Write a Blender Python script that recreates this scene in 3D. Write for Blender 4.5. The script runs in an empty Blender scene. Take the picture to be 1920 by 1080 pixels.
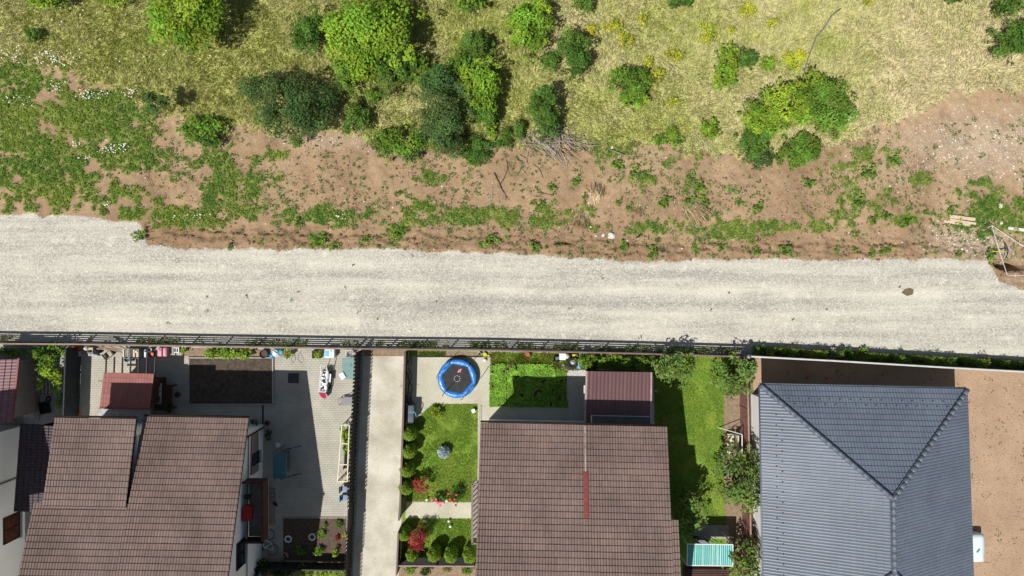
import bpy, bmesh, math, random
import numpy as np
from mathutils import Vector, Matrix
PI = math.pi
random.seed(7)
SC = bpy.context.scene
C = SC.collection
# ---------------------------------------------------------------- camera, world, sun, exposure
H = 46.0            # drone height over the ground (m)
S = 28.0            # photograph pixels per metre on the ground
cam = bpy.data.objects.new('camera', bpy.data.cameras.new('camera'))
C.objects.link(cam); SC.camera = cam
cam.location = (0, 0, H); cam.data.sensor_width = 36; cam.data.lens = 36 * H / (1920 / S)
cam.data.clip_start = 0.5; cam.data.clip_end = 3000
w = bpy.data.worlds.new('World'); SC.world = w; w.use_nodes = True
nt = w.node_tree; bg = nt.nodes['Background']
sky = nt.nodes.new('ShaderNodeTexSky'); sky.sky_type = 'NISHITA'; sky.sun_disc = False
SUN = Vector((-0.41, -0.44, 1.0)).normalized()
sky.sun_elevation = math.asin(SUN.z); sky.sun_rotation = math.atan2(SUN.x, SUN.y)
warm = nt.nodes.new('ShaderNodeMix'); warm.data_type = 'RGBA'; warm.blend_type = 'MULTIPLY'; warm.inputs[0].default_value = 1; warm.inputs[7].default_value = (1, .90, .76, 1)
nt.links.new(sky.outputs[0], warm.inputs[6]); nt.links.new(warm.outputs[2], bg.inputs[0]); bg.inputs[1].default_value = 0.08
sun = bpy.data.objects.new('sun', bpy.data.lights.new('sun', 'SUN')); C.objects.link(sun)
sun.data.energy = 4.6; sun.data.angle = math.radians(0.5); sun.data.color = (1, .965, .90)
sun.location = (-20, -20, 60); sun.rotation_mode = 'QUATERNION'; sun.rotation_quaternion = SUN.to_track_quat('Z', 'Y')
SC.view_settings.view_transform = 'Standard'; SC.view_settings.look = 'None'
SC.view_settings.exposure = 0.35; SC.view_settings.gamma = 1
SC.cycles.max_bounces = 5; SC.cycles.transparent_max_bounces = 6

# ---------------------------------------------------------------- helpers
def P(px, py, z=0.0):
    """photograph pixel -> world point at height z (the real place of a point seen there)"""
    k = (H - z) / H / S
    return Vector(((px - 960) * k, -(py - 540) * k, z))
_lat = {}
def vnoise(x, y, scale, seed=0):
    if seed not in _lat: _lat[seed] = np.random.RandomState(seed + 100).rand(256, 256)
    L = _lat[seed]; x = np.asarray(x, float) / scale + 1000.3; y = np.asarray(y, float) / scale + 1000.7
    xi = np.floor(x).astype(int); yi = np.floor(y).astype(int); fx = x - xi; fy = y - yi
    fx = fx * fx * (3 - 2 * fx); fy = fy * fy * (3 - 2 * fy)
    a = L[xi % 256, yi % 256]; b = L[(xi + 1) % 256, yi % 256]; c = L[xi % 256, (yi + 1) % 256]; d = L[(xi + 1) % 256, (yi + 1) % 256]
    return (a * (1 - fx) + b * fx) * (1 - fy) + (c * (1 - fx) + d * fx) * fy
def fbm(x, y, scale, octv=4, seed=0):
    t = 0; a = 1; n = 0
    for i in range(octv):
        t = t + a * vnoise(x, y, scale, seed + i); n += a; a *= .55; scale /= 2.1
    return t / n
def sst(x, a, b):
    t = np.clip((x - a) / (b - a), 0, 1); return t * t * (3 - 2 * t)

def np_mesh(name, V, F, col=None, mat=None, smooth=False):
    me = bpy.data.meshes.new(name); V = np.asarray(V, np.float32); F = np.asarray(F, np.int32); k = F.shape[1]
    me.vertices.add(len(V)); me.vertices.foreach_set('co', V.ravel())
    me.loops.add(F.size); me.loops.foreach_set('vertex_index', F.ravel())
    me.polygons.add(len(F)); me.polygons.foreach_set('loop_start', np.arange(0, F.size, k, dtype=np.int32))
    me.polygons.foreach_set('loop_total', np.full(len(F), k, np.int32))
    if col is not None:
        for nm, c in (col.items() if isinstance(col, dict) else [('col', col)]):
            at = me.color_attributes.new(nm, 'FLOAT_COLOR', 'POINT')
            c = np.asarray(c, np.float32)
            if c.shape[1] == 3: c = np.hstack([c, np.ones((len(c), 1), np.float32)])
            at.data.foreach_set('color', c.ravel())
    me.polygons.foreach_set('use_smooth', np.full(len(F), smooth, bool))
    me.update(calc_edges=True); me.validate()
    if mat: me.materials.append(mat)
    return me
def link(name, me, parent=None):
    o = bpy.data.objects.new(name, me); C.objects.link(o)
    if parent: o.parent = parent
    return o
def tag(o, label=None, cat=None, group=None, kind=None):
    if label: o['label'] = label
    if cat: o['category'] = cat
    if group: o['group'] = group
    if kind: o['kind'] = kind
    return o
def thing(name, label, cat, loc, rz=0, group=None):
    o = bpy.data.objects.new(name, None); C.objects.link(o); o.empty_display_size = .3
    o.location = loc; o.rotation_euler = (0, 0, rz)
    return tag(o, label, cat, group)
def dup(root, loc, rz=None, label=None):
    r = root.copy(); C.objects.link(r); r.location = loc
    if rz is not None: r.rotation_euler = (0, 0, rz)
    if label: r['label'] = label
    def rec(src, dst):
        for ch in list(src.children):
            c = ch.copy(); C.objects.link(c); c.parent = dst; rec(ch, c)
    rec(root, r); return r

class MB:
    def __init__(s): s.v = []; s.f = []
    def add(s, v, f):
        n = len(s.v); s.v += [tuple(a) for a in v]; s.f += [tuple(i + n for i in q) for q in f]; return s
    def box(s, x, y, z, sx, sy, sz, rz=0, M=None):
        """centre x,y ; bottom z"""
        c, q = math.cos(rz), math.sin(rz); vs = []
        for dz in (0, sz):
            for dx, dy in ((-1, -1), (1, -1), (1, 1), (-1, 1)):
                a, b = dx * sx / 2, dy * sy / 2; vs.append((x + a * c - b * q, y + a * q + b * c, z + dz))
        if M: vs = [M @ Vector(t) for t in vs]
        return s.add(vs, [(3, 2, 1, 0), (4, 5, 6, 7), (0, 1, 5, 4), (1, 2, 6, 5), (2, 3, 7, 6), (3, 0, 4, 7)])
    def bar(s, a, b, w, t):
        """rectangular bar a->b, w horizontal width, t thickness"""
        a, b = Vector(a), Vector(b); d = (b - a).normalized(); up = Vector((0, 0, 1))
        if abs(d.z) > .95: up = Vector((0, 1, 0))
        x = d.cross(up).normalized() * w / 2; y = x.normalized().cross(d) * t / 2
        vs = [p + i * x + j * y for p in (a, b) for i, j in ((-1, -1), (1, -1), (1, 1), (-1, 1))]
        return s.add(vs, [(0, 1, 2, 3), (7, 6, 5, 4), (4, 5, 1, 0), (5, 6, 2, 1), (6, 7, 3, 2), (7, 4, 0, 3)])
    def tube(s, pts, r, n=6, caps=True):
        pts = [Vector(p) for p in pts]; rs = r if isinstance(r, (list, tuple)) else [r] * len(pts); base = len(s.v); ref = None
        for i, p in enumerate(pts):
            d = (pts[min(i + 1, len(pts) - 1)] - pts[max(i - 1, 0)])
            d = d.normalized() if d.length > 1e-9 else Vector((0, 0, 1))
            if ref is None: ref = d.orthogonal().normalized()
            ref = (ref - d * ref.dot(d)); ref = ref.normalized() if ref.length > 1e-6 else d.orthogonal().normalized()
            q = d.cross(ref)
            for k in range(n):
                a = 2 * PI * k / n; s.v.append(tuple(p + (ref * math.cos(a) + q * math.sin(a)) * rs[i]))
        for i in range(len(pts) - 1):
            for k in range(n):
                a = base + i * n + k; b = base + i * n + (k + 1) % n; s.f.append((a, b, b + n, a + n))
        if caps:
            s.f.append(tuple(base + k for k in reversed(range(n)))); e = base + (len(pts) - 1) * n; s.f.append(tuple(e + k for k in range(n)))
        return s
    def lathe(s, prof, x=0, y=0, n=14, ph=0, sx=1, sy=1):
        base = len(s.v)
        for r, z in prof:
            for k in range(n):
                a = 2 * PI * k / n + ph; s.v.append((x + r * math.cos(a) * sx, y + r * math.sin(a) * sy, z))
        for i in range(len(prof) - 1):
            for k in range(n):
                a = base + i * n + k; b = base + i * n + (k + 1) % n; s.f.append((a, b, b + n, a + n))
        return s
    def disc(s, r, z, x=0, y=0, n=14, ph=0):
        return s.add([(x + r * math.cos(2 * PI * k / n + ph), y + r * math.sin(2 * PI * k / n + ph), z) for k in range(n)], [tuple(range(n))])
    def prism(s, poly, z0, z1):
        """poly: list of 2D points counter-clockwise, extruded z0..z1 (z1 may be a list)"""
        n = len(poly); z1 = z1 if isinstance(z1, (list, tuple)) else [z1] * n
        vs = [(p[0], p[1], z0) for p in poly] + [(p[0], p[1], z1[i]) for i, p in enumerate(poly)]
        return s.add(vs, [tuple(reversed(range(n))), tuple(range(n, 2 * n))] + [(i, (i + 1) % n, n + (i + 1) % n, n + i) for i in range(n)])
    def ring(s, R, r, z=0, x=0, y=0, n=24, m=6, M=None):
        pts = [Vector((x + R * math.cos(2 * PI * k / n), y + R * math.sin(2 * PI * k / n), z)) for k in range(n + 1)]
        if M: pts = [M @ p for p in pts]
        return s.tube(pts, r, m, caps=False)
    def crate(s, x, y, z, sx, sy, sz, t=.02, rz=0):
        """open topped box"""
        c, q = math.cos(rz), math.sin(rz)
        def R(a, b): return x + a * c - b * q, y + a * q + b * c
        s.box(x, y, z, sx, sy, t, rz)
        for a, b, w_, d_ in ((0, sy / 2 - t / 2, sx, t), (0, -sy / 2 + t / 2, sx, t), (sx / 2 - t / 2, 0, t, sy - 2 * t), (-sx / 2 + t / 2, 0, t, sy - 2 * t)):
            X, Y = R(a, b); s.box(X, Y, z + t, w_, d_, sz - t, rz)
        return s
    def build(s, name, mat, parent=None, world=False, smooth=False, bevel=0, **tg):
        me = bpy.data.meshes.new(name); vs = s.v
        if world and parent is not None:
            p = parent
            while p.parent: p = p.parent
            L = p.location; vs = [(a[0] - L[0], a[1] - L[1], a[2] - L[2]) for a in vs]
        me.from_pydata(vs, [], s.f); me.update()
        bm = bmesh.new(); bm.from_mesh(me); bmesh.ops.recalc_face_normals(bm, faces=bm.faces)
        if bevel:
            es = [e for e in bm.edges if len(e.link_faces) == 2 and e.calc_face_angle(0) > .6]
            bmesh.ops.bevel(bm, geom=es, offset=bevel, segments=2, profile=.7, affect='EDGES', clamp_overlap=True)
        bm.to_mesh(me); bm.free()
        if smooth:
            me.polygons.foreach_set('use_smooth', np.ones(len(me.polygons), bool))
        me.materials.append(mat); o = link(name, me, parent)
        if tg: tag(o, **tg)
        return o

# ---------------------------------------------------------------- materials
_m = {}
def M(name, rgb=None, rough=.7, var=.18, scale=3.0, metal=0, bump=0, bscale=30, spec=.3, detail=4):
    if name in _m: return _m[name]
    rgb = tuple(c * .80 for c in rgb)
    m = bpy.data.materials.new(name); m.use_nodes = True; n = m.node_tree; b = n.nodes['Principled BSDF']
    tc = n.nodes.new('ShaderNodeTexCoord'); no = n.nodes.new('ShaderNodeTexNoise'); no.inputs['Scale'].default_value = scale; no.inputs['Detail'].default_value = detail
    n.links.new(tc.outputs['Object'], no.inputs['Vector'])
    mr = n.nodes.new('ShaderNodeMapRange'); mr.inputs['From Min'].default_value = .3; mr.inputs['From Max'].default_value = .7
    mr.inputs['To Min'].default_value = 1 - var; mr.inputs['To Max'].default_value = 1 + var
    n.links.new(no.outputs['Fac'], mr.inputs['Value'])
    mx = n.nodes.new('ShaderNodeVectorMath'); mx.operation = 'SCALE'; mx.inputs[0].default_value = rgb
    n.links.new(mr.outputs[0], mx.inputs['Scale']); n.links.new(mx.outputs[0], b.inputs['Base Color'])
    b.inputs['Roughness'].default_value = rough; b.inputs['Metallic'].default_value = metal; b.inputs['Specular IOR Level'].default_value = spec
    if bump:
        n2 = n.nodes.new('ShaderNodeTexNoise'); n2.inputs['Scale'].default_value = bscale; n.links.new(tc.outputs['Object'], n2.inputs['Vector'])
        bp = n.nodes.new('ShaderNodeBump'); bp.inputs['Strength'].default_value = bump; bp.inputs['Distance'].default_value = .03
        n.links.new(n2.outputs['Fac'], bp.inputs['Height']); n.links.new(bp.outputs[0], b.inputs['Normal'])
    _m[name] = m; return m
def attr_mat(name, rough=.7, trans=.25, spec=.2):
    m = bpy.data.materials.new(name); m.use_nodes = True; n = m.node_tree; b = n.nodes['Principled BSDF']
    a = n.nodes.new('ShaderNodeAttribute'); a.attribute_name = 'col'
    n.links.new(a.outputs['Color'], b.inputs['Base Color']); b.inputs['Roughness'].default_value = rough; b.inputs['Specular IOR Level'].default_value = spec
    if trans:
        t = n.nodes.new('ShaderNodeBsdfTranslucent'); n.links.new(a.outputs['Color'], t.inputs['Color'])
        mx = n.nodes.new('ShaderNodeMixShader'); mx.inputs[0].default_value = trans
        n.links.new(b.outputs[0], mx.inputs[1]); n.links.new(t.outputs[0], mx.inputs[2]); n.links.new(mx.outputs[0], n.nodes['Material Output'].inputs[0])
    return m
LEAF = attr_mat('leaf', .85, .30, .05); GRASSM = attr_mat('grass_blades', .8, .25, .1); STONEM = attr_mat('stone_chips', .85, 0)

M('white_wall', (.98, .98, .97), .9, .05, .6, bump=.1)
M('grey_wall', (.52, .51, .49), .9, .08, .6)
M('taupe', (.24, .21, .19), .8, .1)
M('dark_glass', (.02, .022, .025), .1, .2, spec=.6)
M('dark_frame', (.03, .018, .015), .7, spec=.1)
M('brown_metal', (.09, .05, .042), .5, .2)
M('brown_wood', (.07, .03, .022), .6, .25)
M('rail_brown', (.28, .19, .15), .6, .2)
M('dark_metal', (.028, .027, .028), .55, .2)
M('grey_metal', (.22, .23, .24), .45, .15, metal=.3)
M('light_metal', (.52, .54, .55), .45, .12, metal=.2)
M('white_paint', (.78, .78, .76), .5, .06)
M('cream_paint', (.72, .66, .45), .5, .08)
M('concrete', (.40, .38, .33), .9, .14, .8, bump=.15)
M('kerb', (.36, .34, .30), .9, .12)
M('white_plastic', (.74, .76, .78), .35, .06)
M('grey_plastic', (.12, .135, .155), .4, .2)
M('black', (.012, .012, .013), .6, .3)
M('black_fabric', (.03, .031, .033), .8, .2)
M('blue_plastic', (.03, .25, .52), .4, .2)
M('blue_pad', (.018, .19, .58), .35, .30, 6, bump=.6, bscale=9, spec=.5)
M('teal', (.05, .17, .19), .7, .12)
M('teal_pale', (.155, .27, .26), .6, .08)
M('teal_sheet', (.07, .36, .33), .35, .1, spec=.5)
M('red_cloth', (.34, .02, .02), .8, .2)
M('crimson', (.36, .02, .07), .8, .3, 12)
M('orange', (.55, .10, .04), .5, .2)
M('pink', (.66, .28, .36), .5, .08)
M('terracotta', (.33, .11, .06), .8, .2)
M('yellow', (.62, .50, .03), .5, .15)
M('lime', (.42, .5, .04), .5, .1)
M('cyan', (.08, .42, .55), .5, .15)
M('silver_sheet', (.45, .46, .5), .3, .3, 9, metal=.6)
M('old_wood', (.26, .19, .13), .85, .3, 5)
M('pale_wood', (.62, .50, .34), .75, .14, 5)
M('grey_wood', (.38, .35, .31), .85, .25, 5)
M('bark', (.10, .075, .05), .9, .3, 8)
M('dead_wood', (.34, .28, .22), .9, .35, 4)
M('cardboard', (.33, .25, .16), .85, .15)
M('burgundy_slat', (.19, .085, .072), .6, .45, 6)
M('picket_black', (.016, .016, .016), .7)
M('soil_dark', (.10, .072, .052), .95, .35, 6, bump=.5, bscale=18)
M('soil_tan', (.26, .19, .125), .95, .25, 5, bump=.4, bscale=20)
M('pale_gravel', (.50, .48, .43), .9, .4, 22, bump=.6, bscale=26, detail=1)
M('rubber', (.02, .02, .02), .75)
M('patchy_grey', (.36, .36, .37), .7, .35, 7)
M('stone_mat', (.30, .23, .18), .9, .4, 9)
M('firewood', (.42, .28, .14), .85, .45, 9)

def roof_mat(name, rgb, rough=.55, var=.10, spec=.35):
    m = bpy.data.materials.new(name); m.use_nodes = True; n = m.node_tree; b = n.nodes['Principled BSDF']
    tc = n.nodes.new('ShaderNodeTexCoord')
    def noise(sc, det=3):
        t = n.nodes.new('ShaderNodeTexNoise'); t.inputs['Scale'].default_value = sc; t.inputs['Detail'].default_value = det; n.links.new(tc.outputs['Object'], t.inputs['Vector']); return t.outputs['Fac']
    ma = n.nodes.new('ShaderNodeMath'); ma.operation = 'ADD'; n.links.new(noise(.45, 8), ma.inputs[0]); n.links.new(noise(14, 2), ma.inputs[1])
    mr = n.nodes.new('ShaderNodeMapRange'); mr.inputs['From Min'].default_value = .7; mr.inputs['From Max'].default_value = 1.3; mr.inputs['To Min'].default_value = 1 - var; mr.inputs['To Max'].default_value = 1 + var
    n.links.new(ma.outputs[0], mr.inputs['Value'])
    at = n.nodes.new('ShaderNodeAttribute'); at.attribute_name = 'tone'; mt = n.nodes.new('ShaderNodeVectorMath'); mt.operation = 'MULTIPLY'; mt.inputs[1].default_value = rgb; n.links.new(at.outputs['Color'], mt.inputs[0])
    mx = n.nodes.new('ShaderNodeVectorMath'); mx.operation = 'SCALE'; n.links.new(mt.outputs[0], mx.inputs[0])
    n.links.new(mr.outputs[0], mx.inputs['Scale']); n.links.new(mx.outputs[0], b.inputs['Base Color'])
    b.inputs['Roughness'].default_value = rough; b.inputs['Specular IOR Level'].default_value = spec
    _m[name] = m; return m
roof_mat('roof_brown', (.130, .088, .075), .6, .30); roof_mat('roof_blue', (.098, .117, .152), .42, .16, .45)
roof_mat('roof_red', (.235, .082, .072), .6, .14); roof_mat('roof_burgundy', (.102, .050, .053), .5, .12)
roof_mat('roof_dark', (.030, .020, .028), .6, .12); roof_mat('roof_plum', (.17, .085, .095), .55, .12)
M('roof_ridge_brown', (.16, .11, .095), .6, .2); M('ridge_blue', (.125, .148, .19), .4, .15); M('flashing_red', (.22, .055, .05), .5, .15)
# ================================================================ the ground
RT = np.array([(-400, 405), (0, 405), (120, 402), (205, 410), (262, 416), (276, 458), (400, 467), (600, 466), (800, 470), (950, 476), (1200, 487), (1400, 488), (1700, 486), (1850, 486), (1872, 520), (1920, 545), (2300, 560)], float)
ML = np.array([(-400, 120), (0, 118), (120, 122), (230, 170), (300, 210), (370, 232), (470, 240), (620, 243), (700, 262), (860, 275), (1080, 268), (1280, 276), (1380, 292), (1540, 270), (1690, 235), (1790, 180), (1920, 172), (2300, 160)], float)
FT = np.array([(-400, 641), (0, 644.5), (140, 645.5), (340, 649), (660, 654), (900, 656), (1190, 663), (1405, 669), (1560, 677), (1920, 697), (2300, 715)], float)
GB = [(40, 150, 90, 45, 1.0), (170, 220, 130, 60, 1.1), (60, 290, 150, 95, .9), (230, 290, 75, 50, .95), (110, 350, 180, 45, .85), (30, 200, 60, 60, .8), (400, 300, 55, 20, .9), (440, 345, 70, 45, 1.0), (520, 290, 22, 10, .8), (560, 262, 14, 12, .8),
      (330, 405, 90, 20, 1.0), (600, 405, 85, 18, 1.0), (450, 390, 60, 22, .8), (250, 400, 50, 14, .9), (700, 400, 60, 20, .75), (790, 385, 50, 18, .9), (815, 335, 38, 14, .8), (860, 400, 40, 18, .8), (930, 405, 60, 22, .9), (600, 452, 30, 14, 1.0), (745, 440, 20, 18, .8), (840, 415, 90, 12, .7),
      (1030, 405, 45, 26, 1.0), (1090, 400, 30, 20, .7), (1185, 425, 70, 14, .85), (1240, 425, 55, 14, .7), (1370, 428, 60, 24, .95), (1150, 280, 55, 18, .9), (1260, 300, 50, 25, .45), (1310, 358, 40, 26, .5), (1200, 320, 70, 26, .4), (1580, 310, 45, 22, .5), (1630, 370, 80, 26, .55), (1540, 425, 65, 12, .85), (1680, 415, 50, 14, .8), (1440, 425, 40, 14, .9),
      (1850, 400, 60, 42, 1.0), (1900, 415, 40, 30, .9), (1735, 335, 30, 12, .8), (1640, 285, 60, 24, .8), (1850, 345, 30, 12, .7), (1560, 400, 60, 14, .6), (760, 295, 0.1, 0.1, 0)]
def to_px(x, y): return 960 + S * x, 540 - S * y
def masks(px, py):
    n1 = fbm(px, py, 60, 5, 3); n2 = fbm(px, py, 22, 4, 13); n3 = fbm(px, py, 9, 3, 23)
    road = sst(py - np.interp(px, RT[:, 0], RT[:, 1]) + (n1 - .5) * 14 + (n2 - .5) * 7 + (n3 - .5) * 6, -5, 6)
    fy = np.interp(px, FT[:, 0], FT[:, 1]); yard = sst(py - fy, 3, 7)
    dry = 1 - sst(py - np.interp(px, ML[:, 0], ML[:, 1]) + (n1 - .5) * 50 + (n2 - .5) * 34 + (n3 - .5) * 22, -17, 17)
    g = np.zeros_like(px)
    for cx, cy, rx, ry, wt in GB:
        if wt: g = np.maximum(g, wt * np.exp(-(((px - cx) / rx) ** 2 + ((py - cy) / ry) ** 2) * .75))
    g = g * 1.2 - .16 + (n2 - .5) * 1.6 + (n3 - .5) * 1.3
    g = sst(g, .18, .85) * (1 - dry) * (1 - road)
    pale = np.exp(-(((px - 1860) / 170) ** 2 + ((py - 275) / 55) ** 2)) + .6 * np.exp(-(((px - 640) / 90) ** 2 + ((py - 262) / 14) ** 2)) + .5 * np.exp(-(((px - 1790) / 90) ** 2 + ((py - 440) / 30) ** 2)) + .8 * np.exp(-(((px - 1815) / 45) ** 2 + ((py - 458) / 16) ** 2)) + .9 * np.exp(-(((px - 1860) / 50) ** 2 + ((py - 465) / 28) ** 2)) + .6 * np.exp(-(((px - 1900) / 45) ** 2 + ((py - 530) / 18) ** 2))
    pale = np.clip(pale + (n2 - .5) * .8 * (pale > .05), 0, 1) * (1 - road)
    return road * (1 - yard), dry, g, pale, n1, n2, n3, yard
def ground_h(px, py, mk=None):
    road, dry, g, pale, n1, n2, n3, yard = mk or masks(px, py)
    soft = np.clip((645 - py) / 40, 0, 1)
    h = ((1 - road) * ((n2 - .5) * .22 + (n3 - .5) * .16) + dry * (n1 - .5) * .2 + road * (n2 - .5) * .03) * soft
    rut = np.exp(-((py - np.interp(px, RT[:, 0], RT[:, 1]) + 22) / 16) ** 2) * (1 - road) * (px > 270)
    h = h + rut * (fbm(px, py * 3, 16, 3, 41) - .5) * .9
    for cx, cy, rx, ry, d in ((1893, 497, 24, 10, 1.0), (1922, 480, 22, 24, .5)):
        h = h - d * sst(1.25 - np.sqrt(((px - cx) / rx) ** 2 + ((py - cy) / ry) ** 2) + (n3 - .5) * .5, 0, .45)
    return h
def axis(a, b, st, far):
    c = list(np.arange(a, b + 1e-6, st)); out = []; d = st
    while b + sum(out) < far: d *= 1.6; out.append(d)
    r = [b]; l = [a]
    for q in out: r.append(r[-1] + q); l.append(l[-1] - q)
    return np.array(sorted(l[1:] + c + r[1:]))
xs = axis(-37, 37, .11, 900); ys = np.concatenate([axis(-37, 37, .11, 900)])
ys = ys[(ys > -6) | (ys < -37)]                       # yards to the south are flat: a coarse stretch is enough
ys = np.sort(np.concatenate([ys, np.arange(-36, -6, 1.0)])); ys = ys[(ys < 22) | (ys > 37)]; ys = np.sort(np.concatenate([ys, np.arange(22.5, 37, .8)]))
GX, GY = np.meshgrid(xs, ys); gx, gy = to_px(GX.ravel(), GY.ravel())
cx_, cy_ = np.clip(gx, -390, 2290), np.clip(gy, -700, 1500)
mk = masks(cx_, cy_); road, dry, g, pale, n1, n2, n3, yard = mk
straw = np.clip(.12 + .36 * (cx_ / 1920) + (fbm(cx_, cy_, 160, 4, 61) - .5) * 1.4 + (n2 - .5) * .5 + .45 * np.exp(-(((cx_ - 1250) / 45) ** 2 + ((cy_ - 130) / 22) ** 2)) + .4 * np.exp(-(((cx_ - 1640) / 40) ** 2 + ((cy_ - 80) / 22) ** 2)) + .35 * np.exp(-(((cx_ - 1760) / 110) ** 2 + ((cy_ - 125) / 25) ** 2)), 0, 1)
rt = .58 + .35 * np.exp(-((cy_ - 545 - 6 * np.sin(cx_ / 210)) / 9) ** 2) * sst(n1, .35, .6) + .2 * np.exp(-((cy_ - 600) / 12) ** 2) * sst(n1, .4, .65) - .35 * np.exp(-((cy_ - 568) / 11) ** 2) * sst(cx_, 500, 800) * (1 - sst(cx_, 1500, 1800)) + (n1 - .5) * .5 - .2 * np.exp(-((cy_ - 518) / 9) ** 2) + .12 * np.exp(-((cy_ - 500) / 7) ** 2)
rt = rt + .5 * np.exp(-(((cx_ - 500) / 40) ** 2 + ((cy_ - 485) / 3) ** 2)) + .5 * np.exp(-(((cx_ - 1845) / 14) ** 2 + ((cy_ - 536) / 8) ** 2))
sd = np.clip(.5 + (n1 - .5) * 1.2 - .35 * np.exp(-((cy_ - np.interp(cx_, RT[:, 0], RT[:, 1]) + 20) / 18) ** 2) * (cx_ > 270), 0, 1)
sd = sd - .6 * np.exp(-(((cx_ - 345) / 14) ** 2 + ((cy_ - 345) / 9) ** 2))
V = np.stack([GX.ravel(), GY.ravel(), ground_h(cx_, cy_, mk)], 1)
nx, ny = len(xs), len(ys); I = np.arange(nx * ny).reshape(ny, nx)
F = np.stack([I[:-1, :-1].ravel(), I[:-1, 1:].ravel(), I[1:, 1:].ravel(), I[1:, :-1].ravel()], 1)

def ground_mat():
    m = bpy.data.materials.new('ground'); m.use_nodes = True; n = m.node_tree; b = n.nodes['Principled BSDF']; b.inputs['Roughness'].default_value = .95; b.inputs['Specular IOR Level'].default_value = .1
    L = n.links.new; tc = n.nodes.new('ShaderNodeTexCoord')
    def at(nm):
        a = n.nodes.new('ShaderNodeAttribute'); a.attribute_name = nm; s = n.nodes.new('ShaderNodeSeparateColor'); L(a.outputs['Color'], s.inputs[0]); return s.outputs[0], s.outputs[1], s.outputs[2]
    def noise(sc, det=4, ro=.6):
        t = n.nodes.new('ShaderNodeTexNoise'); t.inputs['Scale'].default_value = sc; t.inputs['Detail'].default_value = det; t.inputs['Roughness'].default_value = ro; L(tc.outputs['Object'], t.inputs['Vector']); return t.outputs['Fac']
    def vor(sc):
        t = n.nodes.new('ShaderNodeTexVoronoi'); t.inputs['Scale'].default_value = sc; L(tc.outputs['Object'], t.inputs['Vector']); return t
    def mr(v, a, b_, c=0, d=1):
        t = n.nodes.new('ShaderNodeMapRange'); t.clamp = True; t.inputs[1].default_value = a; t.inputs[2].default_value = b_; t.inputs[3].default_value = c; t.inputs[4].default_value = d; L(v, t.inputs[0]); return t.outputs[0]
    def ma(op, a, b_):
        t = n.nodes.new('ShaderNodeMath'); t.operation = op
        for i, q in enumerate((a, b_)):
            if isinstance(q, (int, float)): t.inputs[i].default_value = q
            else: L(q, t.inputs[i])
        return t.outputs[0]
    def mix(f, a, b_):
        t = n.nodes.new('ShaderNodeMix'); t.data_type = 'RGBA'
        if isinstance(f, (int, float)): t.inputs[0].default_value = f
        else: L(f, t.inputs[0])
        for i, q in ((6, a), (7, b_)):
            if isinstance(q, tuple): t.inputs[i].default_value = (*q, 1)
            else: L(q, t.inputs[i])
        return t.outputs[2]
    def scale(c, f):
        t = n.nodes.new('ShaderNodeVectorMath'); t.operation = 'SCALE'; L(c, t.inputs[0]); L(f, t.inputs['Scale']); return t.outputs[0]
    rd, dr, gr = at('mask'); st, rtn, sdk = at('tone'); pl, yd, _ = at('extra')
    nf = noise(9, 5, .7); nm = noise(2.3, 5, .65); nff = noise(28, 3, .7)
    soil = mix(sdk, (.205, .134, .078), (.37, .262, .162)); soil = scale(soil, mr(nf, .3, .7, .74, 1.24))
    v1 = vor(9); spk = ma('MULTIPLY', mr(v1.outputs['Distance'], .16, .24, 1, 0), ma('GREATER_THAN', ma('ADD', ma('MULTIPLY', pl, .55), mr(v1.outputs['Color'], 0, 1, 0, .5)), .49))
    soil = mix(ma('MULTIPLY', pl, .35), soil, (.40, .34, .27))
    soil = mix(spk, soil, (.62, .58, .50))
    meadow = mix(ma('ADD', ma('MULTIPLY', st, .9), mr(nf, .3, .7, -.25, .25)), (.33, .34, .10), (.50, .44, .265)); meadow = scale(meadow, mr(nff, .3, .7, .7, 1.25))
    green = scale(mix(nm, (.09, .15, .022), (.19, .225, .045)), mr(nff, .3, .7, .65, 1.3))
    v2 = vor(13); v3 = vor(5.5)
    mp = n.nodes.new('ShaderNodeMapping'); mp.inputs['Scale'].default_value = (.10, 1.5, 1); L(tc.outputs['Object'], mp.inputs[0])
    stn = n.nodes.new('ShaderNodeTexNoise'); stn.inputs['Scale'].default_value = 1.0; stn.inputs['Detail'].default_value = 6; stn.inputs['Roughness'].default_value = .6; L(mp.outputs[0], stn.inputs['Vector'])
    blot = noise(1.1, 3, .5)
    rtn = ma('ADD', ma('ADD', rtn, mr(stn.outputs['Fac'], .32, .68, -.42, .42)), mr(blot, .62, .74, 0, .6)); rtn = mr(rtn, 0, 1.15, 0, 1)
    road = mix(rtn, (.29, .277, .245), (.50, .475, .405))
    pb = n.nodes.new('ShaderNodeSeparateColor'); L(v2.outputs['Color'], pb.inputs[0]); pb3 = n.nodes.new('ShaderNodeSeparateColor'); L(v3.outputs['Color'], pb3.inputs[0])
    rough_f = mr(rtn, .35, .8, 1, .35)
    pv = ma('ADD', 1, ma('MULTIPLY', mr(pb.outputs[0], 0, 1, -.26, .26), rough_f))
    road = scale(road, ma('MULTIPLY', pv, mr(nf, .3, .7, .9, 1.1)))
    big = ma('MULTIPLY', ma('GREATER_THAN', pb3.outputs[1], .86), mr(v3.outputs['Distance'], .2, .3, 1, 0)); road = mix(ma('MULTIPLY', big, .6), road, (.70, .67, .60))
    c = mix(mr(ma('ADD', dr, mr(nf, .3, .7, -.3, .3)), .35, .65), soil, meadow)
    c = mix(mr(ma('ADD', gr, mr(nf, .3, .7, -.45, .45)), .3, .8, 0, .8), c, green)
    c = mix(mr(ma('ADD', rd, mr(nf, .3, .7, -.4, .4)), .3, .7), c, road)
    c = mix(yd, c, scale(mix(nm, (.20, .15, .10), (.30, .22, .15)), mr(nff, .3, .7, .85, 1.15)))
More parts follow.
